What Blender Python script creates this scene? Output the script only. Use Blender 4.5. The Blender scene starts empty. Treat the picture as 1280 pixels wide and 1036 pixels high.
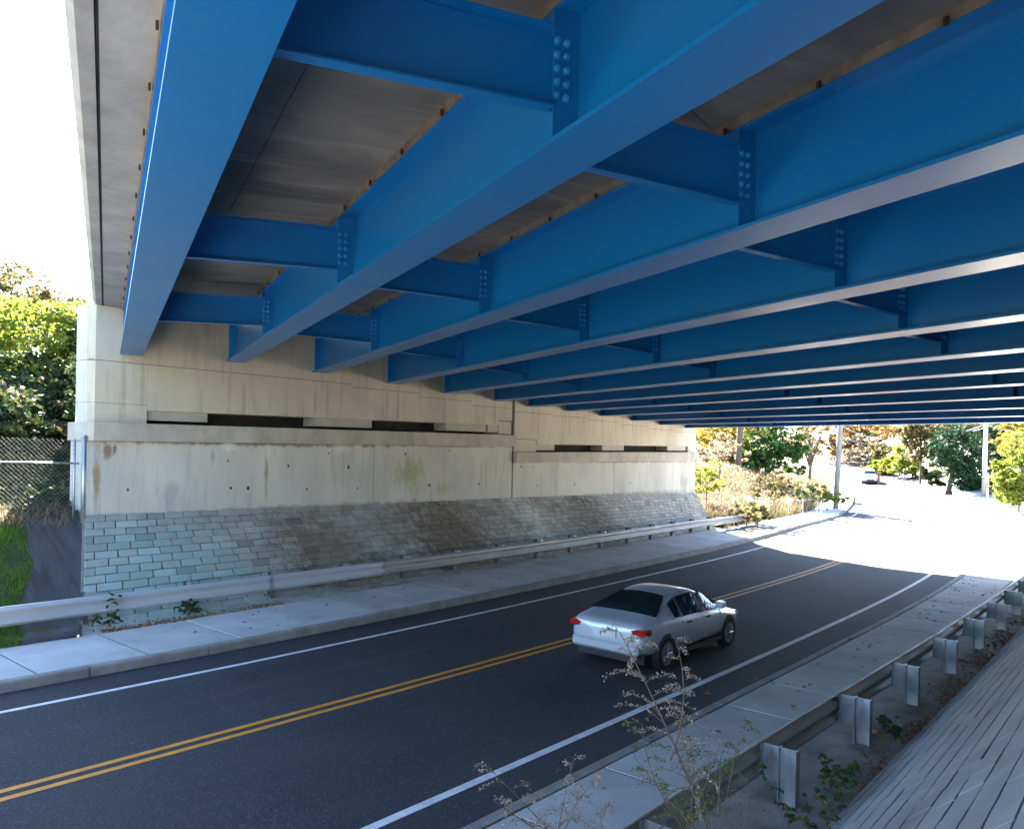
import bpy, math, random
from mathutils import Vector, Matrix
import numpy as np
R = math.radians
random.seed(7)
rng = np.random.default_rng(7)
SC = bpy.context.scene
COL = SC.collection

# ------------------------------------------------------------------ camera
AW = 39.827                      # view direction, degrees from +X (the road's direction) towards +Y
cd = bpy.data.cameras.new('camera'); cam = bpy.data.objects.new('camera', cd); COL.objects.link(cam)
cd.sensor_width = 36; cd.lens = 972 / 1280 * 36; cd.shift_y = 43.2 / 1280
cd.clip_start = .05; cd.clip_end = 2000
fwd = Vector((math.cos(R(AW)), math.sin(R(AW)), 0)); up = Vector((0, 0, 1)); rgt = fwd.cross(up)
roll = R(1.15)
r2 = rgt * math.cos(roll) + up * math.sin(roll); u2 = up * math.cos(roll) - rgt * math.sin(roll)
M = Matrix((r2, u2, -fwd)).transposed().to_4x4(); M.translation = Vector((0, 0, 4.0))
cam.matrix_world = M
SC.camera = cam

# ------------------------------------------------------------------ sky, sun, exposure
SUN_EL, SUN_AZ = 36.0, 54.4     # azimuth in degrees from +X, counter-clockwise, of the direction TO the sun
world = bpy.data.worlds.new('World'); SC.world = world; world.use_nodes = True
wn = world.node_tree.nodes; wl = world.node_tree.links
sky = wn.new('ShaderNodeTexSky'); sky.sky_type = 'NISHITA'; sky.sun_disc = False
sky.sun_elevation = R(SUN_EL); sky.sun_rotation = R(90 - SUN_AZ); sky.dust_density = .6; sky.air_density = 1.0; sky.ozone_density = 3.5
bg = wn['Background']; bg.inputs[1].default_value = .05
wl.new(sky.outputs[0], bg.inputs[0])
sl = bpy.data.lights.new('sun', 'SUN'); sl.energy = 5.0; sl.angle = R(.53); sl.color = (1, .90, .76)
so = bpy.data.objects.new('sun', sl); COL.objects.link(so)
sdir = Vector((math.cos(R(SUN_AZ)) * math.cos(R(SUN_EL)), math.sin(R(SUN_AZ)) * math.cos(R(SUN_EL)), math.sin(R(SUN_EL))))
so.rotation_euler = sdir.to_track_quat('Z', 'Y').to_euler()
so.location = sdir * 80
vs = SC.view_settings; vs.view_transform = 'Standard'; vs.look = 'None'; vs.exposure = 4.5; vs.gamma = 1; vs.use_curve_mapping = False
SC.render.engine = 'CYCLES'
SC.cycles.max_bounces = 10; SC.cycles.diffuse_bounces = 6; SC.cycles.glossy_bounces = 4
SC.cycles.transparent_max_bounces = 8
SC.cycles.use_denoising = True
SC.cycles.sample_clamp_indirect = 10

# ------------------------------------------------------------------ materials
def nodes(name):
    m = bpy.data.materials.new(name); m.use_nodes = True
    return m, m.node_tree.nodes, m.node_tree.links, m.node_tree.nodes['Principled BSDF']

def mathn(n, l, op, a, b=None):
    x = n.new('ShaderNodeMath'); x.operation = op
    for i, v in enumerate((a, b)):
        if v is None: continue
        if isinstance(v, (int, float)): x.inputs[i].default_value = v
        else: l.new(v, x.inputs[i])
    return x.outputs[0]

def mix(n, l, f, a, b, mode='MIX'):
    x = n.new('ShaderNodeMix'); x.data_type = 'RGBA'; x.blend_type = mode
    for s, v in ((x.inputs[0], f), (x.inputs[6], a), (x.inputs[7], b)):
        if isinstance(v, (int, float)): s.default_value = v
        elif isinstance(v, tuple): s.default_value = (*v, 1)
        else: l.new(v, s)
    return x.outputs[2]

def noise(n, l, pos, scale, stretch=(1, 1, 1), detail=6, rough=.6, lo=.35, hi=.65):
    mp = n.new('ShaderNodeMapping'); mp.inputs['Scale'].default_value = stretch
    if stretch[0] < 0:                                  # negative x stretch: pattern turned to lie square to the girders
        mp.inputs['Scale'].default_value = (-stretch[0], stretch[1], stretch[2]); r0 = n.new('ShaderNodeVectorRotate'); r0.rotation_type = 'Z_AXIS'; r0.inputs['Angle'].default_value = R(22.6); l.new(pos, r0.inputs['Vector']); pos = r0.outputs[0]
    l.new(pos, mp.inputs['Vector'])
    t = n.new('ShaderNodeTexNoise'); t.inputs['Scale'].default_value = scale
    t.inputs['Detail'].default_value = detail; t.inputs['Roughness'].default_value = rough
    l.new(mp.outputs[0], t.inputs['Vector'])
    r = n.new('ShaderNodeMapRange'); r.inputs[1].default_value = lo; r.inputs[2].default_value = hi
    l.new(t.outputs[0], r.inputs[0])
    return r.outputs[0]

def blob(n, l, pos, c, rad, brk=None):
    s = n.new('ShaderNodeVectorMath'); s.operation = 'SUBTRACT'; l.new(pos, s.inputs[0]); s.inputs[1].default_value = c
    d = n.new('ShaderNodeVectorMath'); d.operation = 'DIVIDE'; l.new(s.outputs[0], d.inputs[0]); d.inputs[1].default_value = rad
    ln = n.new('ShaderNodeVectorMath'); ln.operation = 'LENGTH'; l.new(d.outputs[0], ln.inputs[0])
    r = n.new('ShaderNodeMapRange'); r.inputs[1].default_value = 1.0; r.inputs[2].default_value = .35
    v = ln.outputs['Value']
    if brk is not None:
        v = mathn(n, l, 'ADD', v, mathn(n, l, 'MULTIPLY', mathn(n, l, 'SUBTRACT', brk, .5), 1.3))
    l.new(v, r.inputs[0])
    return r.outputs[0]

def mk(name, c0, c1, scale=3, stretch=(1, 1, 1), rough=.8, bump=.0, bscale=40, layers=(), blobs=(), rand=None, metal=0, spec=.5, coat=0, rvar=0):
    """two-tone noise base + layers (colour, scale, stretch, lo, hi, strength) + stains at places + per-piece variation"""
    m, n, l, b = nodes(name)
    g = n.new('ShaderNodeNewGeometry'); pos = g.outputs['Position']
    c = mix(n, l, noise(n, l, pos, scale, stretch), c0, c1)
    for (lc, s, st, lo, hi, k) in layers:
        f = mathn(n, l, 'MULTIPLY', noise(n, l, pos, s, st, lo=lo, hi=hi), k)
        c = mix(n, l, f, c, lc)
    if blobs:
        brk = noise(n, l, pos, 5, (1, 1, .5), lo=.2, hi=.8)
        for (p, rad, bc, k) in blobs:
            f = mathn(n, l, 'MULTIPLY', blob(n, l, pos, p, rad, brk), k)
            c = mix(n, l, f, c, bc)
    if rand:                                            # per-piece colours
        oi = n.new('ShaderNodeObjectInfo')
        v = mathn(n, l, 'FRACT', mathn(n, l, 'ADD', g.outputs['Random Per Island'], mathn(n, l, 'MULTIPLY', oi.outputs['Random'], 7.31)))
        cr = n.new('ShaderNodeValToRGB'); e = cr.color_ramp.elements
        e[0].color = (*rand[0], 1); e[1].color = (*rand[-1], 1)
        for i, k in enumerate(rand[1:-1]):
            x = e.new((i + 1) / (len(rand) - 1)); x.color = (*k, 1)
        l.new(v, cr.inputs[0])
        c = mix(n, l, 1.0, c, cr.outputs[0], 'MULTIPLY')
    l.new(c, b.inputs['Base Color'])
    b.inputs['Roughness'].default_value = rough; b.inputs['Metallic'].default_value = metal
    b.inputs['Specular IOR Level'].default_value = spec
    if coat: b.inputs['Coat Weight'].default_value = coat
    if rvar:
        rr = mathn(n, l, 'ADD', mathn(n, l, 'MULTIPLY', noise(n, l, pos, scale * 2, stretch), rvar), rough - rvar / 2)
        l.new(rr, b.inputs['Roughness'])
    if bump:
        bp = n.new('ShaderNodeBump'); bp.inputs['Strength'].default_value = bump; bp.inputs['Distance'].default_value = .02
        l.new(noise(n, l, pos, bscale, detail=5, lo=0, hi=1), bp.inputs['Height']); l.new(bp.outputs[0], b.inputs['Normal'])
    return m

def leafmat(name, cols, trans=.35):
    m, n, l, b = nodes(name)
    g = n.new('ShaderNodeNewGeometry')
    cr = n.new('ShaderNodeValToRGB'); e = cr.color_ramp.elements
    e[0].color = (*cols[0], 1); e[1].color = (*cols[-1], 1)
    for i, k in enumerate(cols[1:-1]):
        x = e.new((i + 1) / (len(cols) - 1)); x.color = (*k, 1)
    l.new(g.outputs['Random Per Island'], cr.inputs[0])
    b.inputs['Roughness'].default_value = .7; b.inputs['Specular IOR Level'].default_value = .12
    l.new(cr.outputs[0], b.inputs['Base Color'])
    t = n.new('ShaderNodeBsdfTranslucent'); l.new(cr.outputs[0], t.inputs[0])
    mx = n.new('ShaderNodeMixShader'); mx.inputs[0].default_value = trans
    l.new(b.outputs[0], mx.inputs[1]); l.new(t.outputs[0], mx.inputs[2])
    l.new(mx.outputs[0], n['Material Output'].inputs[0])
    return m

MAT = {}
MAT['blue'] = mk('blue_paint', (.002, .145, .43), (.003, .158, .455), scale=.5, stretch=(.6, .6, 2), rough=.34, spec=.6, rvar=.06,
    layers=[((.05, .24, .48), 2.5, (.8, .8, 3), .64, .8, .3), ((.006, .12, .36), 2.2, (3, 3, .25), .6, .8, .4), ((.30, .42, .55), 4.5, (1, 1, 1), .70, .78, .4), ((.02, .11, .30), 11, (1, 1, 1), .67, .75, .35), ((.10, .09, .08), 6, (1, 1, 1), .76, .8, .4)])
MAT['bolt'] = mk('lit_blue_bolt', (.015, .24, .58), (.02, .27, .62), scale=8, rough=.45)  # brighter than the girders: light caught by the heads, painted in
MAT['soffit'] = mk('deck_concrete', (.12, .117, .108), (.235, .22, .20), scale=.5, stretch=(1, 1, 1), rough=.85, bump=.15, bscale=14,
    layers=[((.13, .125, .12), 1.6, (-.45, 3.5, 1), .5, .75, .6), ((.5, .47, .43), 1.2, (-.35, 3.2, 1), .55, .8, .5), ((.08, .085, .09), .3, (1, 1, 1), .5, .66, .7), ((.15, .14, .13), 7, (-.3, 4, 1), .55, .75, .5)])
MAT['overhang'] = mk('overhang_concrete', (.24, .235, .22), (.35, .34, .315), scale=1.2, rough=.85, bump=.15, bscale=18,
    layers=[((.2, .19, .18), 3, (2.5, .5, 1), .55, .8, .5), ((.5, .48, .45), 1.7, (1, 1, 1), .6, .8, .5)])
MAT['haunch'] = mk('haunch_concrete', (.13, .105, .08), (.22, .185, .15), scale=4, rough=.9)
MAT['rust'] = mk('rusty_clip', (.03, .015, .01), (.07, .03, .015), scale=20, rough=.9)
def girder_drips():
    o = []
    for x in (8.95, 9.42, 11.9, 12.35, 14.85, 15.3, 17.8, 18.3, 20.6, 23.45, 25.9, 26.35, 28.6, 31.3, 34.1, 37.0):
        o.append(((x, 20.45, 5.35), (.09, .6, .95), (.24, .20, .15), .35))
    return o
WC = dict(rough=.88, bump=.1, bscale=25)
MAT['upwall'] = mk('upper_concrete', (.53, .465, .355), (.61, .545, .43), scale=.6, stretch=(1, 1, .4),
    layers=[((.32, .285, .23), 2.0, (2, 2, .25), .53, .72, .6), ((.33, .29, .23), 6, (2.5, 2.5, .12), .6, .75, .35), ((.36, .33, .28), .45, (1, 1, 1), .5, .7, .5), ((.63, .59, .5), 1.1, (1, 1, 1), .58, .8, .5)], blobs=girder_drips(), **WC)
lb = [((12.5, 20.4, 4.02), (6, .5, .11), (.2, .18, .15), .8), ((20.5, 20.4, 4.08), (5, .5, .09), (.2, .18, .15), .7), ((33, 20.4, 3.5), (9, .5, .10), (.22, .2, .17), .75), ((14, 20.4, 2.02), (7, .5, .16), (.25, .22, .18), .7), ((33, 20.4, 1.85), (10, .5, .16), (.25, .22, .18), .6), ((11.9, 20.4, 3.95), (.3, .5, .2), (.78, .77, .74), .7), ((15.9, 20.4, 3.9), (.4, .5, .22), (.75, .74, .7), .5),
      ((19.0, 20.4, 3.05), (.8, .5, .85), (.33, .34, .12), .75), ((20.6, 20.4, 2.45), (.6, .5, .35), (.36, .37, .15), .55),
      ((8.32, 20.4, 3.0), (.11, .5, 1.1), (.32, .22, .1), .8), ((8.6, 20.4, 3.75), (.16, .5, .3), (.18, .09, .045), .75), ((8.75, 20.4, 3.8), (.07, .5, .2), (.16, .07, .04), .8),
      ((13.15, 20.4, 3.2), (.1, .5, .9), (.36, .25, .12), .75), ((13.2, 20.4, 3.75), (.13, .5, .3), (.7, .68, .62), .6),
      ((23.0, 20.4, 3.2), (.08, .5, .9), (.4, .28, .13), .55), ((23.6, 20.4, 3.3), (.07, .5, .8), (.4, .28, .13), .6), ((24.1, 20.4, 3.5), (.1, .5, .6), (.42, .32, .18), .5),
      ((10.2, 20.4, 2.6), (.35, .5, .55), (.3, .3, .3), .5), ((39.6, 20.4, 2.3), (.6, .5, .7), (.25, .24, .22), .55), ((11.4, 20.4, 3.6), (.1, .5, .3), (.24, .21, .18), .5)]
MAT['lowwall'] = mk('lower_concrete', (.53, .495, .425), (.63, .59, .51), scale=.7, stretch=(1, 1, .35),
    layers=[((.36, .34, .30), 2.4, (2.2, 2.2, .2), .54, .72, .6), ((.34, .31, .27), 5.5, (3, 3, .12), .6, .75, .35), ((.4, .39, .37), .5, (1, 1, 1), .5, .7, .5), ((.74, .72, .68), 3.0, (2, 2, .3), .62, .78, .45), ((.42, .31, .17), 3.3, (2.6, 2.6, .12), .66, .8, .55),
            ((.17, .14, .12), 5.0, (1, 1, 1), .74, .80, .6)], blobs=lb, **WC)
MAT['ledge'] = mk('ledge_concrete', (.38, .34, .28), (.52, .475, .395), scale=1.4, stretch=(1, 1, .7),
    layers=[((.2, .18, .15), 1.3, (1, 1, .8), .6, .8, .6), ((.27, .24, .2), 5, (1, 1, .2), .6, .8, .4)], **WC)
MAT['lowbounce'] = mk('low_bounce_concrete', (.16, .15, .13), (.24, .22, .19), scale=1, stretch=(1, 1, .3), rough=.9)  # invented dark tone, keeps the unseen near wall from bouncing light
MAT['seam'] = mk('dark_seam', (.12, .105, .085), (.2, .18, .15), rough=.95)  # darker concrete tone for the horizontal wall joints
MAT['darksteel'] = mk('dark_steel', (.10, .095, .09), (.17, .165, .16), scale=6, rough=.6, metal=.4)  # darker steel for the far rail's posts
MAT['dark'] = mk('dark_void', (.02, .018, .015), (.04, .036, .03), rough=.95)  # near-black tone for joints, seams and the painted shade inside slots
MAT['block'] = mk('bearing_concrete', (.42, .39, .33), (.5, .46, .39), scale=2, rough=.9)
MAT['hole'] = mk('rusty_hole', (.025, .015, .012), (.06, .03, .02), scale=30, rough=.95)
MAT['asphalt'] = mk('road_asphalt', (.027, .030, .035), (.039, .042, .047), scale=.5, stretch=(.25, 1, 1), rough=.85, spec=.25, bump=.6, bscale=45,
    layers=[((.14, .14, .14), 26, (1, 1, 1), .52, .68, .5), ((.15, .15, .15), 75, (1, 1, 1), .55, .7, .5), ((.010, .010, .011), 30, (1, 1, 1), .54, .7, .65), ((.026, .027, .03), .35, (.1, 1.6, 1), .5, .75, .6), ((.075, .073, .07), .12, (1, 1, 1), .48, .7, .4), ((.09, .088, .084), .6, (.06, 2.2, 1), .58, .8, .45), ((.018, .018, .019), 1.4, (1, 1, 1), .64, .72, .6)])
MAT['oldasphalt'] = mk('worn_asphalt', (.15, .148, .14), (.21, .205, .195), scale=.4, rough=.85, bump=.2, bscale=60,
    layers=[((.1, .1, .1), .8, (.3, 1, 1), .55, .8, .4)])
MAT['palecon'] = mk('pale_pavement', (.36, .35, .33), (.45, .44, .41), scale=.6, rough=.9, layers=[((.28, .27, .25), 1.5, (1, 1, 1), .55, .75, .5)])  # tone raised so the sunlit paving bounces light under the bridge
MAT['palegravel'] = mk('pale_gravel', (.30, .285, .25), (.42, .40, .35), scale=.5, rough=.95, bump=.4, bscale=12, layers=[((.2, .17, .11), .3, (1, 1, 1), .55, .75, .5)])  # made pale as a reflector, sending sunlight up to wall and girders
MAT['patch'] = mk('gutter_asphalt', (.035, .035, .037), (.07, .07, .07), scale=1.5, stretch=(4, .5, 1), rough=.8, bump=.5, bscale=60,
    layers=[((.14, .14, .135), 60, (1, 1, 1), .62, .8, .5)])
MAT['white'] = mk('white_line', (.55, .55, .54), (.75, .75, .73), scale=4, rough=.7, layers=[((.07, .07, .07), 55, (1, 1, 1), .57, .72, .6), ((.08, .08, .08), 2.5, (.4, 3, 1), .6, .75, .45)])
MAT['yellow'] = mk('yellow_line', (.60, .23, .012), (.70, .29, .02), scale=4, rough=.7, layers=[((.08, .06, .04), 55, (1, 1, 1), .56, .7, .65), ((.06, .055, .05), 2.5, (.4, 3, 1), .6, .75, .5)])
MAT['slab'] = mk('walk_concrete', (.40, .40, .385), (.52, .515, .495), scale=.8, rough=.85, bump=.1, bscale=50, rand=[(.82, .82, .81), (1, 1, 1), (.93, .95, .97), (.88, .87, .85)],
    layers=[((.25, .245, .23), 1.1, (1, 1, 1), .52, .75, .55), ((.18, .17, .15), 40, (1, 1, 1), .64, .78, .5), ((.6, .6, .58), 2.5, (1, 1, 1), .62, .8, .4), ((.14, .13, .11), 3.3, (1, 1, 1), .69, .76, .45)])
MAT['dirtyslab'] = mk('dirty_concrete', (.2, .19, .175), (.32, .31, .295), scale=1.5, rough=.9, bump=.3, bscale=30, layers=[((.09, .07, .05), 1.8, (1, 1, 1), .5, .7, .75), ((.05, .035, .025), 14, (1, 1, 1), .62, .75, .6)])
MAT['slabline'] = mk('joint_dirt', (.05, .05, .045), (.09, .085, .07), scale=8, rough=.95)
MAT['kerb'] = mk('kerb_granite', (.19, .18, .165), (.29, .275, .25), scale=2.5, rough=.85, bump=.2, bscale=40, rand=[(.85, .85, .85), (1, 1, 1), (.93, .92, .9)],
    layers=[((.17, .15, .13), 3, (1, 1, .5), .58, .8, .6)])
pb = []
for c, r, col, k in [((9.3, 18.6, .9), (3.3, 3, 2.6), (.30, .42, .38), .8), ((14.2, 18.8, .9), (2.0, 2.6, 2), (.20, .135, .085), .75), ((13.2, 18.3, .55), (.45, .5, .35), (.05, .05, .045), .85),
                     ((19.8, 19.0, 1.1), (2.6, 3, 2), (.17, .115, .075), .8), ((15.9, 18.2, .5), (1.2, .8, .6), (.12, .125, .075), .6), ((18.4, 18.3, .5), (.9, .6, .6), (.1, .105, .06), .6),
                     ((24.9, 19.3, 1.2), (1.3, 3, 2), (.62, .60, .56), .85), ((29.0, 19.2, 1), (2.0, 3, 2), (.19, .14, .10), .7), ((34.5, 19.4, 1), (4, 3, 2), (.50, .47, .43), .6)]:
    pb.append((c, r, col, k))
MAT['paver'] = mk('slope_paver', (.31, .295, .265), (.43, .41, .375), scale=1.2, rough=.85, bump=.3, bscale=35, blobs=pb,
    layers=[((.13, .12, .1), .9, (1, 1, 1), .55, .75, .5), ((.5, .48, .45), 2.3, (1, 1, 1), .62, .8, .35)],
    rand=[(.62, .60, .57), (1.05, 1.05, 1.05), (.84, .86, .86), (1.0, .90, .84), (.92, .96, .9), (1.15, 1.14, 1.12), (.78, .8, .74)])
MAT['paver2'] = mk('slope_paver_pale', (.25, .25, .245), (.36, .355, .345), scale=1.1, stretch=(.4, 1, 1), rough=.85, bump=.25, bscale=35,
    layers=[((.15, .15, .145), 1.2, (.4, 1.2, 1), .48, .72, .6), ((.48, .475, .46), 2.6, (.5, 1, 1), .6, .8, .5)], rand=[(.82, .82, .82), (1, 1, 1), (.92, .93, .95)])
MAT['mortar'] = mk('dark_joint', (.045, .042, .032), (.08, .075, .06), scale=5, rough=.95, layers=[((.05, .07, .02), 2, (1, 1, 1), .58, .75, .6)])
MAT['greymortar'] = mk('grey_joint', (.10, .098, .09), (.16, .155, .14), scale=5, rough=.95)
MAT['steel'] = mk('galvanised', (.34, .36, .38), (.5, .52, .54), scale=5, stretch=(1, 1, .4), rough=.42, metal=.8, rvar=.2,
    layers=[((.16, .15, .14), 7, (1, 1, .4), .6, .8, .4)])
MAT['railsteel'] = mk('rail_steel', (.50, .52, .54), (.6, .62, .64), scale=2, stretch=(.3, 1, 1), rough=.4, metal=.35, layers=[((.2, .2, .2), 5, (.3, 1, 2), .62, .8, .35)])
MAT['rail2'] = mk('weathered_rail', (.34, .315, .28), (.46, .43, .385), scale=3, stretch=(.4, 1, 2), rough=.55, metal=.4, rvar=.2, layers=[((.2, .14, .08), 3, (.5, 1, 2), .6, .8, .4)])
MAT['wire'] = mk('fence_wire', (.13, .135, .14), (.19, .195, .2), rough=.6, metal=.3)
MAT['soil'] = mk('brown_soil', (.05, .038, .025), (.1, .078, .05), scale=3, rough=.95, bump=.6, bscale=20)
MAT['turf'] = mk('green_ground', (.03, .05, .012), (.05, .07, .022), scale=2, rough=.95, bump=.6, bscale=20, layers=[((.12, .09, .05), 1.2, (1, 1, 1), .58, .75, .6)])
MAT['meadow'] = mk('dry_ground', (.05, .04, .022), (.09, .07, .04), scale=.6, rough=.95, bump=.5, bscale=8, layers=[((.03, .04, .015), .5, (1, 1, 1), .5, .7, .6)])
MAT['bark'] = mk('bark', (.07, .055, .04), (.13, .105, .08), scale=5, stretch=(3, 3, .5), rough=.95, bump=.6, bscale=20)
MAT['pole'] = mk('weathered_pole', (.16, .145, .13), (.27, .25, .23), scale=5, stretch=(3, 3, .3), rough=.9)
MAT['palepole'] = mk('pale_pole', (.3, .29, .28), (.42, .41, .4), scale=5, stretch=(3, 3, .3), rough=.8)
MAT['cable'] = mk('pale_cable', (.25, .25, .25), (.33, .33, .33), rough=.5)
MAT['orange'] = mk('orange_marker', (.8, .25, .02), (.85, .3, .03), rough=.5)
MAT['wood'] = mk('brown_wood', (.15, .08, .05), (.22, .12, .07), rough=.8)
MAT['silver'] = mk('silver_paint', (.58, .62, .68), (.60, .64, .70), scale=1, rough=.28, metal=.35, coat=.6)
MAT['carwhite'] = mk('pale_car_paint', (.55, .58, .62), (.58, .6, .64), scale=1, rough=.3, metal=.3, coat=.5)
MAT['glass'] = mk('tinted_glass', (.012, .016, .02), (.015, .02, .024), rough=.06, spec=.7)
MAT['plastic'] = mk('black_plastic', (.015, .015, .016), (.025, .025, .026), rough=.6)
MAT['rubber'] = mk('tyre_rubber', (.012, .012, .012), (.02, .02, .02), rough=.85)
MAT['rim'] = mk('alloy_rim', (.45, .46, .48), (.55, .56, .58), rough=.3, metal=.9)
MAT['lens'] = mk('clear_lens', (.75, .77, .8), (.8, .82, .85), rough=.12, metal=.3)
MAT['redlens'] = mk('red_lens', (.35, .012, .01), (.4, .015, .012), rough=.15)
MAT['plate'] = mk('number_plate', (.6, .6, .58), (.65, .65, .63), rough=.4)
MAT['twig'] = mk('dry_stem', (.085, .055, .04), (.14, .10, .075), scale=20, rough=.9)
L_YG = leafmat('yellow_green_leaves', [(0.099, 0.156, 0.020), (0.186, 0.222, 0.028), (0.062, 0.115, 0.020), (0.261, 0.246, 0.048), (0.137, 0.197, 0.028)], .45)
L_DG = leafmat('dark_green_leaves', [(0.016, 0.040, 0.016), (0.032, 0.064, 0.024), (0.048, 0.072, 0.028), (0.024, 0.048, 0.024), (0.096, 0.088, 0.024)], .25)
L_OAK = leafmat('oak_leaves', [(.075, .07, .022), (.10, .075, .026), (.055, .06, .018), (.13, .085, .03)], .35)
L_OR = leafmat('orange_leaves', [(0.159, 0.078, 0.023), (0.198, 0.120, 0.028), (0.119, 0.053, 0.023), (0.178, 0.155, 0.045)], .4)
L_YE = leafmat('golden_leaves', [(0.209, 0.165, 0.020), (0.173, 0.128, 0.020), (0.228, 0.192, 0.041), (0.113, 0.113, 0.026)], .45)
L_GR = leafmat('maple_green_leaves', [(0.017, 0.065, 0.014), (0.030, 0.088, 0.021), (0.047, 0.105, 0.023), (0.094, 0.117, 0.023)], .35)
L_EV = leafmat('evergreen_needles', [(0.014, 0.039, 0.019), (0.023, 0.058, 0.027), (0.031, 0.070, 0.035), (0.039, 0.078, 0.031)], .12)
L_BR = leafmat('russet_leaves', [(.085, .07, .03), (.12, .10, .035), (.06, .075, .022), (.13, .085, .035)], .3)
L_TAN = leafmat('dry_grass_blades', [(.15, .12, .05), (.19, .16, .08), (.10, .11, .03), (.07, .095, .02), (.17, .13, .07)], .35)
L_PINK = leafmat('plume_grass', [(.20, .145, .09), (.26, .20, .14), (.17, .13, .08), (.30, .25, .18)], .35)
L_GRASS = leafmat('lawn_blades', [(0.079, 0.185, 0.021), (0.119, 0.251, 0.026), (0.158, 0.264, 0.034), (0.066, 0.132, 0.026)], .3)
L_DRYB = leafmat('dry_seed_tufts', [(0.270, 0.232, 0.195), (0.210, 0.173, 0.143), (0.330, 0.292, 0.247), (0.165, 0.128, 0.105)], .2)
L_WEED = leafmat('weed_leaves', [(.05, .09, .035), (.08, .13, .04), (.12, .13, .04), (.1, .1, .06)], .3)
L_VINE = leafmat('vine_leaves', [(.02, .07, .03), (.03, .1, .04), (.05, .12, .05), (.18, .14, .02)], .3)
L_DEAD = leafmat('dead_leaves', [(.15, .055, .02), (.25, .1, .03), (.32, .17, .04), (.09, .04, .02)], .15)

# ------------------------------------------------------------------ mesh helpers
class MB:
    def __init__(s): s.v = []; s.f = []; s.uvs = None
    def add(s, vs, fs):
        o = len(s.v); s.v += [tuple(p) for p in vs]; s.f += [tuple(i + o for i in f) for f in fs]; return s
    def quad(s, a, b, c, d): return s.add([a, b, c, d], [(0, 1, 2, 3)])
    def hexa(s, p):                                      # 8 points: bottom ring 0-3, top ring 4-7
        return s.add(p, [(0, 3, 2, 1), (4, 5, 6, 7), (0, 1, 5, 4), (1, 2, 6, 5), (2, 3, 7, 6), (3, 0, 4, 7)])
    def box(s, x0, x1, y0, y1, z0, z1):
        return s.hexa([(x0, y0, z0), (x1, y0, z0), (x1, y1, z0), (x0, y1, z0), (x0, y0, z1), (x1, y0, z1), (x1, y1, z1), (x0, y1, z1)])
    def bevbox(s, x0, x1, y0, y1, z0, z1, b):            # box with its top edges chamfered
        lo = [(x0, y0, z0), (x1, y0, z0), (x1, y1, z0), (x0, y1, z0)]
        mi = [(x, y, z1 - b) for x, y, _ in lo]
        hi = [(x0 + b, y0 + b, z1), (x1 - b, y0 + b, z1), (x1 - b, y1 - b, z1), (x0 + b, y1 - b, z1)]
        return s.add(lo + mi + hi, [(0, 3, 2, 1), (8, 9, 10, 11)] + [(i, (i + 1) % 4, 4 + (i + 1) % 4, 4 + i) for i in range(4)] + [(4 + i, 4 + (i + 1) % 4, 8 + (i + 1) % 4, 8 + i) for i in range(4)])
    def tube(s, pts, rad, n=6, cap=True):
        pts = [Vector(p) for p in pts]
        if isinstance(rad, (int, float)): rad = [rad] * len(pts)
        o = len(s.v); rings = len(pts); ref = None
        for i, p in enumerate(pts):
            t = (pts[min(i + 1, rings - 1)] - pts[max(i - 1, 0)]).normalized()
            if ref is None: ref = t.orthogonal().normalized()
            a = (ref - t * ref.dot(t)).normalized(); ref = a; b = t.cross(a)
            for k in range(n):
                th = 2 * math.pi * k / n
                s.v.append(tuple(p + (a * math.cos(th) + b * math.sin(th)) * rad[i]))
        for i in range(rings - 1):
            for k in range(n):
                s.f.append((o + i * n + k, o + i * n + (k + 1) % n, o + (i + 1) * n + (k + 1) % n, o + (i + 1) * n + k))
        if cap:
            s.f.append(tuple(o + k for k in range(n))[::-1]); s.f.append(tuple(o + (rings - 1) * n + k for k in range(n)))
        return s
    def sweep(s, prof, path):                            # open profile: list of (u, w); path: list of (origin, side, up)
        o = len(s.v); m = len(prof)
        for (p, a, b) in path:
            p, a, b = Vector(p), Vector(a), Vector(b)
            for (u, w) in prof: s.v.append(tuple(p + a * u + b * w))
        for i in range(len(path) - 1):
            for k in range(m - 1):
                s.f.append((o + i * m + k, o + i * m + k + 1, o + (i + 1) * m + k + 1, o + (i + 1) * m + k))
        return s
    def grid(s, rows):
        o = len(s.v); m = len(rows[0])
        for r in rows: s.v += [tuple(p) for p in r]
        for i in range(len(rows) - 1):
            for k in range(m - 1):
                s.f.append((o + i * m + k, o + i * m + k + 1, o + (i + 1) * m + k + 1, o + (i + 1) * m + k))
        return s
    def build(s, name, mat, parent=None, origin=None, smooth=False, local=False):
        """vertices are world coordinates unless local; the object's origin goes to `origin`"""
        base = Vector((0, 0, 0))
        if not local:
            if origin is None and parent is None:
                a = np.array(s.v); origin = (a[:, 0].mean(), a[:, 1].mean(), a[:, 2].min())
            if origin is not None: base = Vector(origin)
            elif parent is not None: base = WORLDLOC[parent.name]
        me = bpy.data.meshes.new(name)
        if base.length > 0:
            vv = (np.array(s.v, dtype=float) - np.array(base)).tolist()
        else: vv = s.v
        me.from_pydata(vv, [], s.f)
        me.materials.append(MAT[mat] if isinstance(mat, str) else mat)
        if smooth: me.polygons.foreach_set('use_smooth', [True] * len(me.polygons))
        me.update()
        return link(name, me, parent, base if not local else None)

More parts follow.
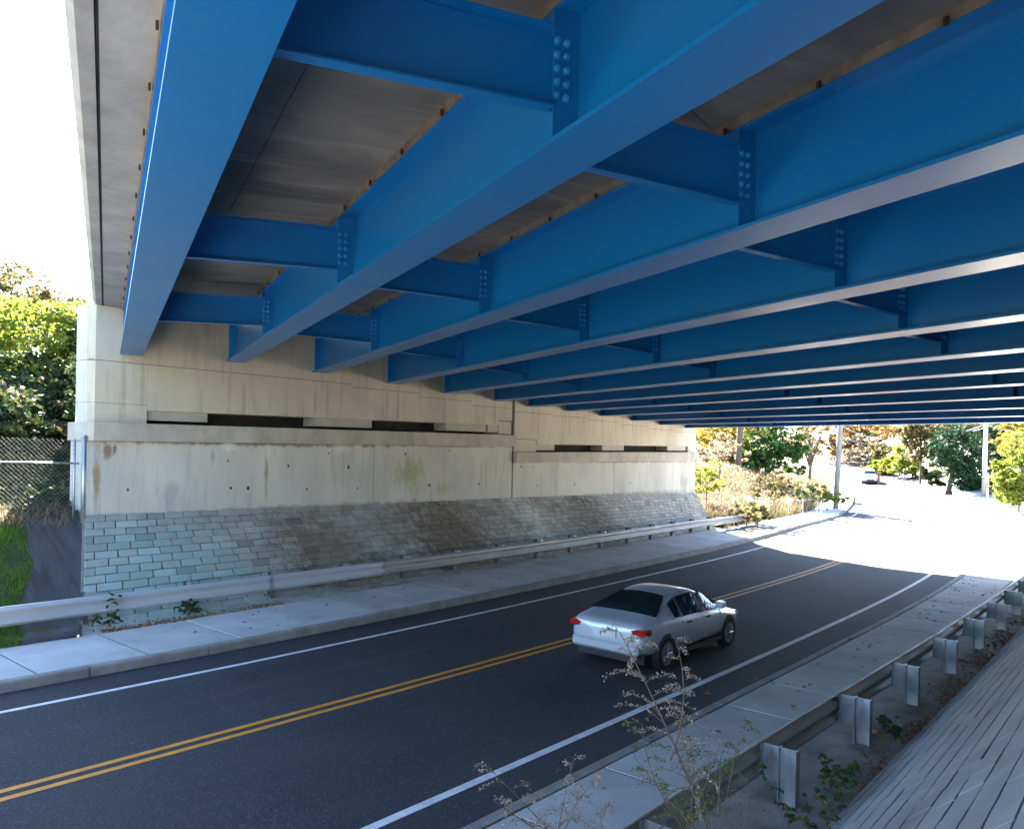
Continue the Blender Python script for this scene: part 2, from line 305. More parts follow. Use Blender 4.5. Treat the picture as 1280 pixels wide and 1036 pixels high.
WORLDLOC = {}
def link(name, me, parent, wloc=None):
    o = bpy.data.objects.new(name, me); COL.objects.link(o)
    if parent is not None:
        o.parent = parent
        if wloc is not None: o.location = wloc - WORLDLOC[parent.name]
    elif wloc is not None: o.location = wloc
    WORLDLOC[o.name] = Vector(wloc) if wloc is not None else Vector((0, 0, 0))
    return o
def tag(o, label=None, cat=None, group=None, kind=None):
    for k, v in (('label', label), ('category', cat), ('group', group), ('kind', kind)):
        if v: o[k] = v
    return o
def thing(name, label, cat, loc, group=None, kind=None):
    o = bpy.data.objects.new(name, None); COL.objects.link(o); o.location = loc; o.empty_display_size = .3
    WORLDLOC[o.name] = Vector(loc)
    return tag(o, label, cat, group, kind)

def lerp(a, b, t): return a + (b - a) * t
def smooth01(x): x = min(1, max(0, x)); return x * x * (3 - 2 * x)
def interp(x, tab): return float(np.interp(x, [t[0] for t in tab], [t[1] for t in tab]))

# ------------------------------------------------------------------ lie of the land
ZB = [(-90, 1.78), (42, -.83), (55, -1.02), (65, -1.0), (81, -.5), (93, .3), (105, 1.1), (125, 2.5), (152, 4.3), (190, 6.5), (330, 12)]
YL = [(-90, 14.22), (4, 14.22), (12, 14.35), (21, 14.68), (35, 15.35), (44, 16.5), (50, 17.4), (65, 19.6), (81, 23), (90, 26.2), (105, 31), (125, 39.5), (152, 51), (190, 66), (330, 115)]
YR = [(-90, 5.6), (28, 5.6), (38, 6.1), (50, 7.2), (65, 9.6), (81, 13.5), (90, 16.9), (105, 22), (125, 30.5), (152, 42), (190, 57), (330, 106)]
YS = [(-90, 16.5), (5, 16.55), (9, 16.85), (16, 17.1), (22, 17.4), (30, 17.9), (41, 18.6), (46, 19.2), (52, 20.2), (65, 22.2), (81, 25.4), (90, 28.4), (105, 33.2), (125, 41.7), (152, 53.2), (190, 68), (330, 117)]
YSR = [(-90, 4.0), (28, 4.0), (38, 4.3), (50, 5.2), (65, 7.6), (81, 11.5), (90, 14.9), (105, 20), (125, 28.5), (152, 40), (190, 55), (330, 104)]
def relax(tab, sig=5):
    xs = np.arange(tab[0][0] - 30, tab[-1][0] + 31, 1.0); ys = np.interp(xs, [t[0] for t in tab], [t[1] for t in tab])
    k = np.exp(-.5 * (np.arange(-15, 16) / sig) ** 2); k /= k.sum(); y2 = np.convolve(np.pad(ys, 15, mode='edge'), k, 'valid')
    return list(zip(xs.tolist(), y2.tolist()))
YL, YR, YS, YSR = relax(YL), relax(YR), relax(YS), relax(YSR)
def yl(x): return interp(x, YL)
def yr(x): return interp(x, YR)
def ysl(x): return interp(x, YS)
def ysr(x): return interp(x, YSR)
def zr(x, y):
    c = .01 * min(30, max(0, x - 8)) * min(1.5, max(0, (y - 9) / 6)) * (1 - smooth01((x - 45) / 30))
    return interp(x, ZB) + c
def foot(x): return interp(x, [(-90, 17.75), (8, 17.75), (30, 18.35), (41, 18.7), (60, 20)])
BANK_CAP = [(41, 5.4), (50, 4.6), (60, 3.2), (72, 1.7), (85, .7), (100, .5), (330, .5)]
def bank_left(x, y):                                     # ground to the left of the sidewalk
    z0 = zr(x, ysl(x)) + .15
    if x < 41.2:
        d = y - foot(x)
        h = 0 if d < 0 else min(d * .72, 2.02)
        if y > 20.7: h += min(3.5, (y - 20.7) * .25)
        return z0 + h
    d = y - ysl(x) - .5
    cap = interp(x, BANK_CAP)
    h = 0 if d < 0 else cap * smooth01(d / (cap * 2.4 + .5)) + max(0, d - 22) * .05
    return z0 + h
def bank_right(x, y):
    d = ysr(x) - y
    return zr(x, ysr(x)) + .12 + max(0, d - 40) * .04

def samples(a, b, step): 
    n = max(1, round((b - a) / step)); return [a + (b - a) * i / n for i in range(n + 1)]
XS = samples(-90, -10, 8) + samples(-8, 45, 1)[0:] + samples(46, 110, 2) + samples(114, 330, 6)

def ribbon(mb, xs, fy0, fy1, dz, n=1, zf=zr):
    rows = []
    for x in xs:
        a, b = fy0(x), fy1(x); rows.append([(x, lerp(b, a, k / n), zf(x, lerp(b, a, k / n)) + dz) for k in range(n + 1)])
    mb.grid(rows)

road = MB(); ribbon(road, XS, lambda x: yl(x) + .05, lambda x: yr(x) - .05, 0, 6)
ro = road.build('road', 'asphalt', origin=(0, 10, 0)); tag(ro, 'dark asphalt two-lane road passing under the bridge', None, None, 'structure')
def line(name, fy, w, x0, x1, mat, label):
    m = MB(); xs = [x for x in XS if x0 < x < x1]; xs = [x0] + xs + [x1]
    ribbon(m, xs, lambda x: fy(x) + w / 2, lambda x: fy(x) - w / 2, .005)
    o = m.build(name, mat, ro, origin=None); return o
YWL = [(-90, 13.2), (8, 13.22), (14, 13.3), (20, 13.62), (35, 14.3), (44, 15.4), (50, 16.4), (65, 18.7), (81, 22.1), (90, 25.3), (105, 30.1), (125, 38.6), (152, 50.1), (330, 114)]
YWR = [(-90, 6.47), (18, 6.47), (28, 6.6), (36, 7.0), (45, 7.9), (50, 8.5)]
YYE = [(-90, 10.08), (16, 10.08), (25, 10.2), (36, 10.6), (50, 12.2), (65, 14.5), (81, 18.1), (90, 21.4), (105, 26.4), (125, 34.9), (152, 46.4), (330, 110)]
YWL, YWR, YYE = relax(YWL), relax(YWR), relax(YYE)
line('edge_line', lambda x: interp(x, YWL), .11, -40, 150, 'white', '')
line('edge_line', lambda x: interp(x, YWR), .13, -40, 44, 'white', '')
line('centre_line', lambda x: interp(x, YYE) + .12, .105, -40, 60, 'yellow', '')
line('centre_line', lambda x: interp(x, YYE) - .12, .105, -40, 60, 'yellow', '')
line('centre_line', lambda x: interp(x, YYE), .22, 72, 150, 'yellow', '')

# kerbs and sidewalks: every stone and slab a piece
def kerb(name, label, face, back, joints, dz, lean):
    root = thing(name, None, None, (joints[0], face(joints[0]), zr(joints[0], face(joints[0]))), None, 'structure')
    root['label'] = label
    for a, b in zip(joints[:-1], joints[1:]):
        m = MB(); ps = []
        big = b - a > 4
        a2, b2 = a + .018, b - .018
        ring = []
        j = random.uniform(-.006, .006)
        for x in (a2, b2):
            f, k = face(x), back(x); z = zr(x, f)
            ring.append([(x, f - lean * .02, z - .12), (x, f - lean * .005, z + dz - .03 + j), (x, f + lean * .02, z + dz + j), (x, k, zr(x, k) + dz + j), (x, k, z - .12)])
        A, B = ring
        m.add(A + B, [(0, 1, 2, 3, 4), (9, 8, 7, 6, 5)] + [(i, 5 + i, 5 + (i + 1) % 5, (i + 1) % 5) for i in range(5)])
        m.build('kerb_stone', 'kerb', root)
    return root
jl = [-34, -28, -22, -16, -11, -6.2, -3.4, -1.1, 1.2, 3.5, 5.75, 7.98, 10.05, 12.35, 14.8, 17.0, 19.7, 22.0, 24.3, 26.6, 29, 31.4, 33.8, 36.2, 38.6, 41, 43.5, 46, 48.5, 51, 54, 57, 60, 63, 66, 69, 72, 75, 78, 81, 84, 87, 90, 95, 100, 110, 120]
kerb('kerb', 'row of granite kerb stones on the far side of the road', lambda x: yl(x), lambda x: yl(x) + .17, jl, .17, 1)
jr = [-34, -28, -22, -16, -12, -8, -4, 0] + [2.4 * i for i in range(1, 17)]
kerb('kerb', 'row of low kerb stones beside the guardrail sidewalk', lambda x: yr(x), lambda x: yr(x) - .17, jr, .13, -1)

def walk(name, label, f0, f1, xs, dz):
    root = thing(name, label, None, (xs[0], f0(xs[0]), zr(xs[0], f0(xs[0]))), None, 'structure')
    bed = MB(); ribbon(bed, xs, (lambda x: max(f0(x), f1(x)) + (.035 if f0(x) > f1(x) else 0)), (lambda x: min(f0(x), f1(x)) - (.035 if f0(x) < f1(x) else 0)), dz - .010, 2); bed.build('joint_bed', 'slabline', root)
    for a, b in zip(xs[:-1], xs[1:]):
        j = random.uniform(-.004, .004); a2, b2 = a + .014, b - .014
        lo, hi = [], []
        for (x, f) in ((a2, f0), (b2, f0), (b2, f1), (a2, f1)):
            y = f(x); z = zr(x, y) + dz + j; lo.append((x, y, z - .06)); hi.append((x, y, z))
        cx = sum(p[0] for p in hi) / 4; cy = sum(p[1] for p in hi) / 4
        cap = [(lerp(p[0], cx, .008), lerp(p[1], cy, .008), p[2]) for p in hi]; mid = [(p[0], p[1], p[2] - .008) for p in hi]
        m = MB(); m.add(lo + mid + cap, [(8, 9, 10, 11)] + [(i, (i + 1) % 4, 4 + (i + 1) % 4, 4 + i) for i in range(4)] + [(4 + i, 4 + (i + 1) % 4, 8 + (i + 1) % 4, 8 + i) for i in range(4)])
        if f1(a) < f0(a): m.f = [tuple(reversed(f)) for f in m.f]
        m.build('paving_slab', 'slab', root)
    return root
slx = [-34, -28, -22, -16, -11, -7.6, -5.9, -4.1, -2.3, -.45, 1.35, 3.15, 4.98, 6.87, 8.77] + [8.77 + 1.86 * i for i in range(1, 19)] + [45, 47.5, 50, 53, 56, 59, 62, 65, 68, 71, 74, 77, 80, 83, 86, 90, 95, 100]
walk('sidewalk', 'pale concrete slab sidewalk below the paved slope', lambda x: yl(x) + .20, lambda x: ysl(x), slx, .165)
srx = [-34, -28, -22, -16, -12, -8] + [-6.2 + 1.83 * i for i in range(0, 25)] + [38.4]
walk('sidewalk', 'pale concrete slab sidewalk in front of the row of guardrail posts', lambda x: yr(x) - .20, lambda x: ysr(x), srx, .128)

# ground to both sides
def patch(name, xs, ds, f0, hf, sgn, mat, label, skew=0):
    m = MB(); rows = []
    for x in xs:
        row = []
        for d in (ds if sgn < 0 else ds[::-1]):
            y = f0(x) + sgn * d; k = skew * min(1, max(0, (x + 6) / 14)) * max(0, 20.5 - y)
            row.append((x - k, y, hf(x, y)))
        rows.append(row)
    m.grid(rows); o = m.build(name, mat, origin=(xs[0], f0(xs[0]), hf(xs[0], f0(xs[0]))), smooth=True); tag(o, label, None, None, 'structure'); return o
DS = [0, .3, .6, .9, 1.2, 1.6, 2, 2.5, 3, 3.6, 4.2, 5, 6, 8, 10, 13, 17, 22, 30, 45, 70, 110]
patch('grass_bank', [x for x in XS if x <= 7] + [7.98], DS, lambda x: ysl(x) + .002, bank_left, 1, 'turf', 'grassy bank left of the abutment', .40)
patch('roadside_bank', [41.3] + [x for x in XS if x > 41.5], DS, lambda x: ysl(x) + .002, bank_left, 1, 'meadow', 'dry grassy embankment beyond the abutment')
m = MB(); m.grid([[(x, y, bank_left(7.9, y) - .01) for y in (60, 45, 35, 30, 26, 23.5, 21.52)] for x in (7.9, 8.6, 9.4, 10.8)]); m.grid([[(8.6, 21.6, 1), (10.9, 21.6, 1)], [(8.6, 21.6, 3), (10.9, 21.6, 3)]])
tag(m.build('grass_bank', 'soil', origin=(9, 30, 3)), 'soil behind the end of the abutment wall', None, None, 'structure')
DR = [0, 1, 2, 4, 7, 11, 16, 22, 30, 45, 70, 120]
patch('verge', [36.6] + [x for x in XS if x > 37], DR, lambda x: ysr(x) - .002, bank_right, -1, 'palegravel', 'open pale gravel ground to the right beyond the bridge')
patch('verge', [x for x in XS if x < -8] + [-7], DR, lambda x: ysr(x) - .002, bank_right, -1, 'turf', 'ground before the bridge behind the camera side')
m = MB(); xs = samples(38.42, 80, 1); m.grid([[(x, lerp(yr(x) - .05, ysr(x) - .01, k / 3), zr(x, yr(x)) + .006 + .12 * k / 3) for k in range(4)] for x in xs])
tag(m.build('driveway', 'palecon', origin=(50, 6, -1)), 'pale flush pavement edge right of the road beyond the bridge', None, None, 'structure')
m = MB(); xs = samples(44, 70, 2)
m.grid([[(x, ysr(x) + .1 - d, bank_right(x, ysr(x) - d) + .02 + (.0 if d else .03)) for d in (0, 2, 4, 7, 11, 16, 22, 30, 45, 70)][::1] for x in xs])
m.f = [f for f in m.f]
tag(m.build('side_road', 'palecon', origin=(57, 0, -1)), 'pale side road joining on the right beyond the bridge', None, None, 'structure')

# ------------------------------------------------------------------ bridge
ZG = [6.23, 6.33, 6.29, 6.18, 6.02, 5.92, 5.81, 5.76, 5.66, 5.55, 5.45, 5.38]      # bottom of each girder
XW = [9.12, 12.06, 15.0, 18.02, 20.8, 23.6, 25.8, 28.5, 31.3, 34.2, 37.0, 39.9]      # where it meets the wall (y = 20.5)
GA = [67.4, 67.3, 67.4, 67.5, 68.1, 68.5, 68.9, 69.4, 69.9, 70.2, 70.8, 72.3]        # its plan angle from +X
YWALL, YEND = 20.5, -2.0
DEP, FW, WT = 1.10, .27, .012
def gpt(i, t, n, z):                                      # point on girder i: t metres from the wall, n across (towards +X)
    a = R(GA[i]); return (XW[i] - math.cos(a) * t + math.sin(a) * n, YWALL - math.sin(a) * t - math.cos(a) * n, ZG[i] + z)
def glen(i): return (YWALL - YEND) / math.sin(R(GA[i]))
bridge = thing('highway_bridge', 'steel girder highway bridge painted blue over the road', 'bridge', (24, 9, 5.2))
def gbox(mb, i, t0, t1, n0, n1, z0, z1):
    p = [gpt(i, t0, n0, z0), gpt(i, t1, n0, z0), gpt(i, t1, n1, z0), gpt(i, t0, n1, z0), gpt(i, t0, n0, z1), gpt(i, t1, n0, z1), gpt(i, t1, n1, z1), gpt(i, t0, n1, z1)]
    mb.hexa([p[k] for k in (0, 3, 2, 1, 4, 7, 6, 5)]); return mb
bolt_me = None
def bolt_mesh(axis_t):
    m = MB(); pts = []
    for (r, h) in ((.034, 0), (.034, .005), (.026, .0055), (.024, .03), (.016, .034)):
        pts.append([(r * math.cos(k * math.pi / 3), r * math.sin(k * math.pi / 3), h) for k in range(6)])
    for i in range(len(pts) - 1):
        m.add(pts[i] + pts[i + 1], [(k, (k + 1) % 6, 6 + (k + 1) % 6, 6 + k) for k in range(6)])
    m.add(pts[-1], [tuple(range(6))])
    me = bpy.data.meshes.new('bolt'); me.from_pydata(m.v, [], m.f); me.materials.append(MAT['bolt']); return me
BOLT = bolt_mesh(0)
girders = []
for i in range(12):
    L = glen(i)
    g = MB()
    gbox(g, i, .02, L, -FW, FW, 0, .038)                   # bottom flange
    gbox(g, i, .05, L, -WT, WT, .0385, 1.0585)             # web
    gbox(g, i, .10, L, -.20, .20, 1.059, 1.095)            # top flange
    go = g.build('girder', 'blue', bridge); girders.append(go)
    e = MB(); gbox(e, i, .10, .125, -.2, -WT - .001, .039, 1.058); gbox(e, i, .10, .125, WT + .001, .2, .039, 1.058)
    e.build('end_stiffener', 'blue', go)
    # concrete haunch over the flange with its rusty form clips
    hmb = MB(); gbox(hmb, i, .0, L, -.215, .215, 1.096, 1.22); hmb.build('haunch', 'haunch', bridge)
    cl = MB(); t = 1.3 + random.random()
    while t < L - 1:
        gbox(cl, i, t, t + .035, -.25, -.226, 1.07, 1.135); t += 1.22
    c = cl.build('form_clip', 'rust', bridge); c['kind'] = 'stuff'
    # connection plates + bolts + cross beams
    t = 6.1 if i != 1 else 5.86
    k = 0
    while t < L - .4:
        if i > 0 and i != 6:
            p = MB(); gbox(p, i, t - .008, t + .008, -FW + .03, -WT - .001, .0386, 1.058)
            po = p.build('connection_plate', 'blue', go)
            for r in range(5):
                for c2 in range(2):
                    if t < L - 2:
                        wp = Vector(gpt(i, t + .0085, -.215 + .085 * c2, .38 + .105 * r))
                        b = bpy.data.objects.new('bolt', BOLT); COL.objects.link(b); b.parent = go
                        b.location = wp - WORLDLOC[go.name]
                        a = R(GA[i]); b.rotation_euler = Vector((-math.cos(a), -math.sin(a), 0)).to_track_quat('Z', 'Y').to_euler()
            # cross beam runs square to this girder until it meets the one before it
            a = R(GA[i]); nv = Vector((math.sin(a), -math.cos(a), 0)); gv = Vector((math.cos(a), math.sin(a), 0))
            q = Vector(gpt(i, t, 0, 0)); aj = R(GA[i - 1]); nj = Vector((math.sin(aj), -math.cos(aj), 0))
            w = Vector((XW[i - 1], YWALL, 0)); dist = ((Vector((q.x, q.y, 0)) - w).dot(nj)) / nv.dot(nj)
            tj = (w - (Vector((q.x, q.y, 0)) - nv * dist)).dot(Vector((math.cos(aj), math.sin(aj), 0)))
            if tj > .3:
                cb = MB()
                def cp(s_, g_, z_, zz): 
                    v = q - nv * s_ + gv * g_; v.z = z_ + zz; return tuple(v)
                z0, z1 = ZG[i] + .26, ZG[i - 1] + .26
                s0, s1 = .075, dist - .02
                for (g0, g1, h0, h1) in ((.012, .028, 0.012, .60), (-.09, .0285, -.004, .0115), (-.09, .0285, .6005, .616)):
                    P = [cp(s0, g0, z0, h0), cp(s1, g0, z1, h0), cp(s1, g1, z1, h0), cp(s0, g1, z0, h0), cp(s0, g0, z0, h1), cp(s1, g0, z1, h1), cp(s1, g1, z1, h1), cp(s0, g1, z0, h1)]
                    if g0 < 0:                              # flanges stop short of the plates
                        P = [cp(.28, g0, z0, h0), cp(s1 - .01, g0, z1, h0), cp(s1 - .01, g1, z1, h0), cp(.28, g1, z0, h0), cp(.28, g0, z0, h1), cp(s1 - .01, g0, z1, h1), cp(s1 - .01, g1, z1, h1), cp(.28, g1, z0, h1)]
                    cb.hexa([P[x] for x in (0, 3, 2, 1, 4, 7, 6, 5)])
                cb.build('cross_beam', 'blue', bridge)
        t += 6.27; k += 1
# deck slab panels between the girders
for i in range(11):
    n = 4; L0, L1 = glen(i), glen(i + 1)
    for k in range(n):
        for (u0, u1, dz) in ((0, .36, 0), (.36, 1, .004)):
            m = MB(); pts = []
            for zz in (1.19 + dz, 1.5):
                a0, a1 = lerp(-.3, L0, k / n) + .004, lerp(-.3, L0, (k + 1) / n) - .004
                b0, b1 = lerp(-.3, L1, k / n) + .004, lerp(-.3, L1, (k + 1) / n) - .004
                c = [Vector(gpt(i, a0, .2, zz)), Vector(gpt(i, a1, .2, zz)), Vector(gpt(i + 1, b1, -.2, zz)), Vector(gpt(i + 1, b0, -.2, zz))]
                e0, e1 = u0 + (.002 if u0 else 0), u1 - (.002 if u1 < 1 else 0)
                pts += [c[0].lerp(c[3], e0), c[1].lerp(c[2], e0), c[1].lerp(c[2], e1), c[0].lerp(c[3], e1)]
            m.hexa(pts); m.f = [tuple(reversed(f)) for f in m.f]
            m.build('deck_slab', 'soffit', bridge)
    m = MB(); zz = 1.52                                     # closes the seams from above
    m.quad(gpt(i, -.3, -.2, zz), gpt(i, L0, -.2, zz), gpt(i + 1, L1, .2, zz), gpt(i + 1, -.3, .2, zz)); m.build('deck_topping', 'dark', bridge)
# near overhang, in two strips with the drip groove between, then the parapet
def strip(name, mat, i, n0, n1, z0, z1, t0=-.3):
    m = MB(); gbox(m, i, t0, glen(i), n0, n1, z0, z1); return m.build(name, mat, bridge)
strip('overhang', 'overhang', 0, -.655, -.2, 1.2, 1.5, -.3)
strip('drip_groove', 'dark', 0, -.69, -.656, 1.225, 1.5, -.3)
m = MB(); a = [gpt(0, -.3, n_, z_) for n_, z_ in ((-.691, 1.2), (-.83, 1.2), (-.90, 1.27), (-.90, 2.5), (-.691, 2.5))]
b = [gpt(0, glen(0), n_, z_) for n_, z_ in ((-.691, 1.2), (-.83, 1.2), (-.90, 1.27), (-.90, 2.5), (-.691, 2.5))]
m.add(a + b, [(0, 1, 2, 3, 4), (9, 8, 7, 6, 5)] + [(k, 5 + k, 5 + (k + 1) % 5, (k + 1) % 5) for k in range(5)]); m.build('parapet', 'overhang', bridge)
# unseen far overhang and parapet, edge flared to set the road's shadow line
m = MB(); ed = []
SHADOW_EDGE = [(YWALL + .3, 41.5), (YEND, 39.0)]
A = gpt(11, -.3, .2, 1.2); B = gpt(11, glen(11), .2, 1.2); z = ZG[11] + 1.2
(ya, xa), (yb, xb) = SHADOW_EDGE
xb += (xb - xa) / (yb - ya) * -14; yb -= 14; B = tuple(np.array(B) + (np.array(B) - np.array(A)) * (14 / 22.5))
m.hexa([(A[0], A[1], z), (B[0], B[1], z), (xb, yb, z), (xa, ya, z), (A[0], A[1], z + .3), (B[0], B[1], z + .3), (xb, yb, z + .3), (xa, ya, z + .3)])
m.f = [tuple(reversed(f)) for f in m.f]; m.build('overhang', 'overhang', bridge)
m = MB(); m.hexa([(xb - .25, yb, z + .301), (xb + .05, yb, z + .301), (xa + .05, ya, z + .301), (xa - .25, ya, z + .301), (xb - .2, yb, z + 1.3), (xb, yb, z + 1.3), (xa, ya, z + 1.3), (xa - .2, ya, z + 1.3)]); m.build('parapet', 'overhang', bridge)

# ------------------------------------------------------------------ left abutment
def zfit(pts): return lambda x: interp(x, pts)
zbase = zfit([(8, 2.1), (17.3, 2.0), (24.6, 1.97), (41.1, 1.7)])
zcbL, zctL = zfit([(8, 4.0), (24.6, 4.1)]), zfit([(8, 4.46), (24.6, 4.57)])
zcbR, zctR = zfit([(24.7, 3.42), (41, 3.58)]), zfit([(24.7, 3.87), (41, 4.03)])
zslL, zslR = zfit([(9.5, 4.82), (24.6, 4.96)]), zfit([(24.7, 4.21), (41, 4.36)])
ab = thing('abutment_wall', 'tall pale concrete abutment wall with a ledge and dark slots carrying the blue girders', 'wall', (24.5, 20.5, 1.9))
def wbox(name, mat, x0, x1, y0, y1, zb, zt, ch=0, parent=ab):
    m = MB(); zb_ = zb if callable(zb) else (lambda x: zb); zt_ = zt if callable(zt) else (lambda x: zt)
    if ch:                                               # chamfered left front corner
        pl = [(x0, y0 + ch), (x0 + ch, y0), (x1, y0), (x1, y1), (x0, y1)]
        n = 5
        m.add([(x, y, zb_(x)) for x, y in pl] + [(x, y, zt_(x)) for x, y in pl], [tuple(range(n))[::-1], tuple(range(n, 2 * n))] + [(k, (k + 1) % n, n + (k + 1) % n, n + k) for k in range(n)])
    else:
        m.hexa([(x0, y0, zb_(x0)), (x1, y0, zb_(x1)), (x1, y1, zb_(x1)), (x0, y1, zb_(x0)), (x0, y0, zt_(x0)), (x1, y0, zt_(x1)), (x1, y1, zt_(x1)), (x0, y1, zt_(x0))])
    return m.build(name, mat, parent)
bb = lambda x: zbase(x) - .5
panels = []
for (x0, x1, zt, ch) in ((8.08, 17.26, zcbL, .16), (17.29, 24.60, zcbL, 0), (24.68, 32.42, zcbR, 0), (32.45, 41.05, zcbR, 0)):
    panels.append(wbox('stem_panel', 'lowwall', x0, x1, 20.5, 21.5, bb, (lambda x, z=zt: z(x) - .003), ch))
wbox('joint_filler', 'dark', 17.262, 17.288, 20.525, 21.2, bb, zcbL); wbox('joint_filler', 'dark', 24.602, 24.678, 20.53, 21.2, bb, 3.9); wbox('joint_filler', 'dark', 32.422, 32.448, 20.52, 21.2, bb, zcbR)
wbox('ledge', 'ledge', 8.0, 24.60, 20.31, 21.5, zcbL, zctL, .16)
wbox('ledge', 'ledge', 24.70, 41.08, 20.31, 21.5, zcbR, zctR)
wbox('slot_shade_backing', 'dark', 8.5, 40.9, 21.3, 21.4, 3.4, 5.4)  # near-black sheet paints in the slots' inner shade
# seat blocks in the slots
for (x0, x1, y0) in ((9.57, 11.31, 20.62), (14.98, 17.23, 20.6), (20.85, 23.1, 20.62), (23.14, 23.72, 20.56)):
    wbox('bearing_block', 'block', x0, x1, y0, 21.3, lambda x: zctL(x) + .10, lambda x: zslL(x) - .002)
wbox('corner_block', 'upwall', 8.1, 9.55, 20.502, 21.3, lambda x: zctL(x) + .002, 4.955, .14)
wbox('corner_block', 'upwall', 23.75, 24.56, 20.54, 21.3, lambda x: zctL(x) + .03, 5.12)
for (x0, x1) in ((26.25, 27.65), (31.5, 33.45), (37.9, 40.05)):
    wbox('bearing_block', 'block', x0, x1, 20.62, 21.3, lambda x: zctR(x) + .085, lambda x: zslR(x) - .002)
wbox('corner_block', 'upwall', 24.72, 26.2, 20.52, 21.3, lambda x: zctR(x) + .004, 4.41)
wbox('corner_block', 'upwall', 40.1, 41.05, 20.505, 21.3, lambda x: zctR(x) + .002, lambda x: zslR(x) - .003)
# upper wall: lower course, then the course stepped under each girder seat
low = [(8.1, 9.55, 4.962, 6.02), (9.553, 16.3, zslL, 6.02), (16.303, 19.3, zslL, 5.93), (19.303, 22.1, zslL, 5.8), (22.103, 23.74, zslL, 5.65), (23.743, 24.56, 5.15, 5.65),
       (24.74, 26.22, 4.43, 5.54), (26.223, 27.3, zslR, 5.54), (27.303, 30.07, zslR, 5.5), (30.073, 32.86, zslR, 5.42), (32.863, 35.7, zslR, 5.31), (35.703, 38.4, zslR, 5.2), (38.403, 41.05, zslR, 5.12)]
for k, (x0, x1, zb, zt) in enumerate(low):
    wbox('backwall_panel', 'upwall', x0, x1, 20.5, 21.3, zb, zt, .14 if k == 0 else 0)
    wbox('joint_filler', 'seam', x0, x1, 20.512, 21.2, zt + .0005, zt + .0175)
def deckz(x): return interp(x, [(XW[i], ZG[i] + 1.19) for i in range(12)]) - .004
merge = [(8.1, 8.9, 6.02), (8.903, 16.3, 6.02), (16.303, 19.3, 5.93), (19.303, 22.1, 5.8), (22.103, 24.56, 5.65), (24.74, 27.3, 5.54), (27.303, 30.07, 5.5), (30.073, 32.86, 5.42), (32.863, 35.7, 5.31), (35.703, 38.4, 5.2), (38.403, 41.05, 5.12)]
for k, (x0, x1, zb) in enumerate(merge):
    wbox('seat_panel', 'upwall', x0, x1, 20.503, 21.3, zb + .018, (lambda x: 7.41) if k == 0 else deckz, .14 if k == 0 else 0)
wbox('joint_filler', 'dark', 24.562, 24.738, 20.62, 21.2, 4.5, 6.9)
# end diaphragm between the girders, tie holes
for (px_, pz) in ((9.1, 2.75), (12.55, 2.7), (14.6, 2.62), (16.6, 2.6), (19.9, 2.62), (22.6, 2.62), (16.2, 3.3), (13.9, 3.35), (20.9, 3.9), (18.7, 3.75), (26.3, 2.45), (29.1, 2.45), (33.9, 2.4), (36.6, 2.4), (25.2, 3.28), (26.0, 3.25), (27.8, 3.3), (11.9, 3.5), (12.0, 2.72), (15.4, 3.75)):
    m = MB(); r = random.uniform(.025, .05); ns = 9
    ring = [(px_ + r * random.uniform(.7, 1.1) * math.cos(2 * math.pi * k / ns), 20.497, pz + r * 1.25 * math.sin(2 * math.pi * k / ns)) for k in range(ns)]
    ring2 = [(x, 20.52, z) for x, y, z in ring]
    m.add(ring + ring2, [tuple(range(ns))] + [(k, (k + 1) % ns, ns + (k + 1) % ns, ns + k) for k in range(ns)])
    m.build('tie_hole', 'hole', ab)
m = MB(); m.hexa([(10.5, 21.5, 0), (40.5, 21.5, -1), (44, 60, -1), (29, 60, 0), (10.5, 21.5, 7.0), (40.5, 21.5, 6.2), (44, 60, 6.5), (29, 60, 7)])
tag(m.build('embankment', 'soil', origin=(30, 40, 0)), 'earth fill carrying the road behind the abutment', None, None, 'structure')

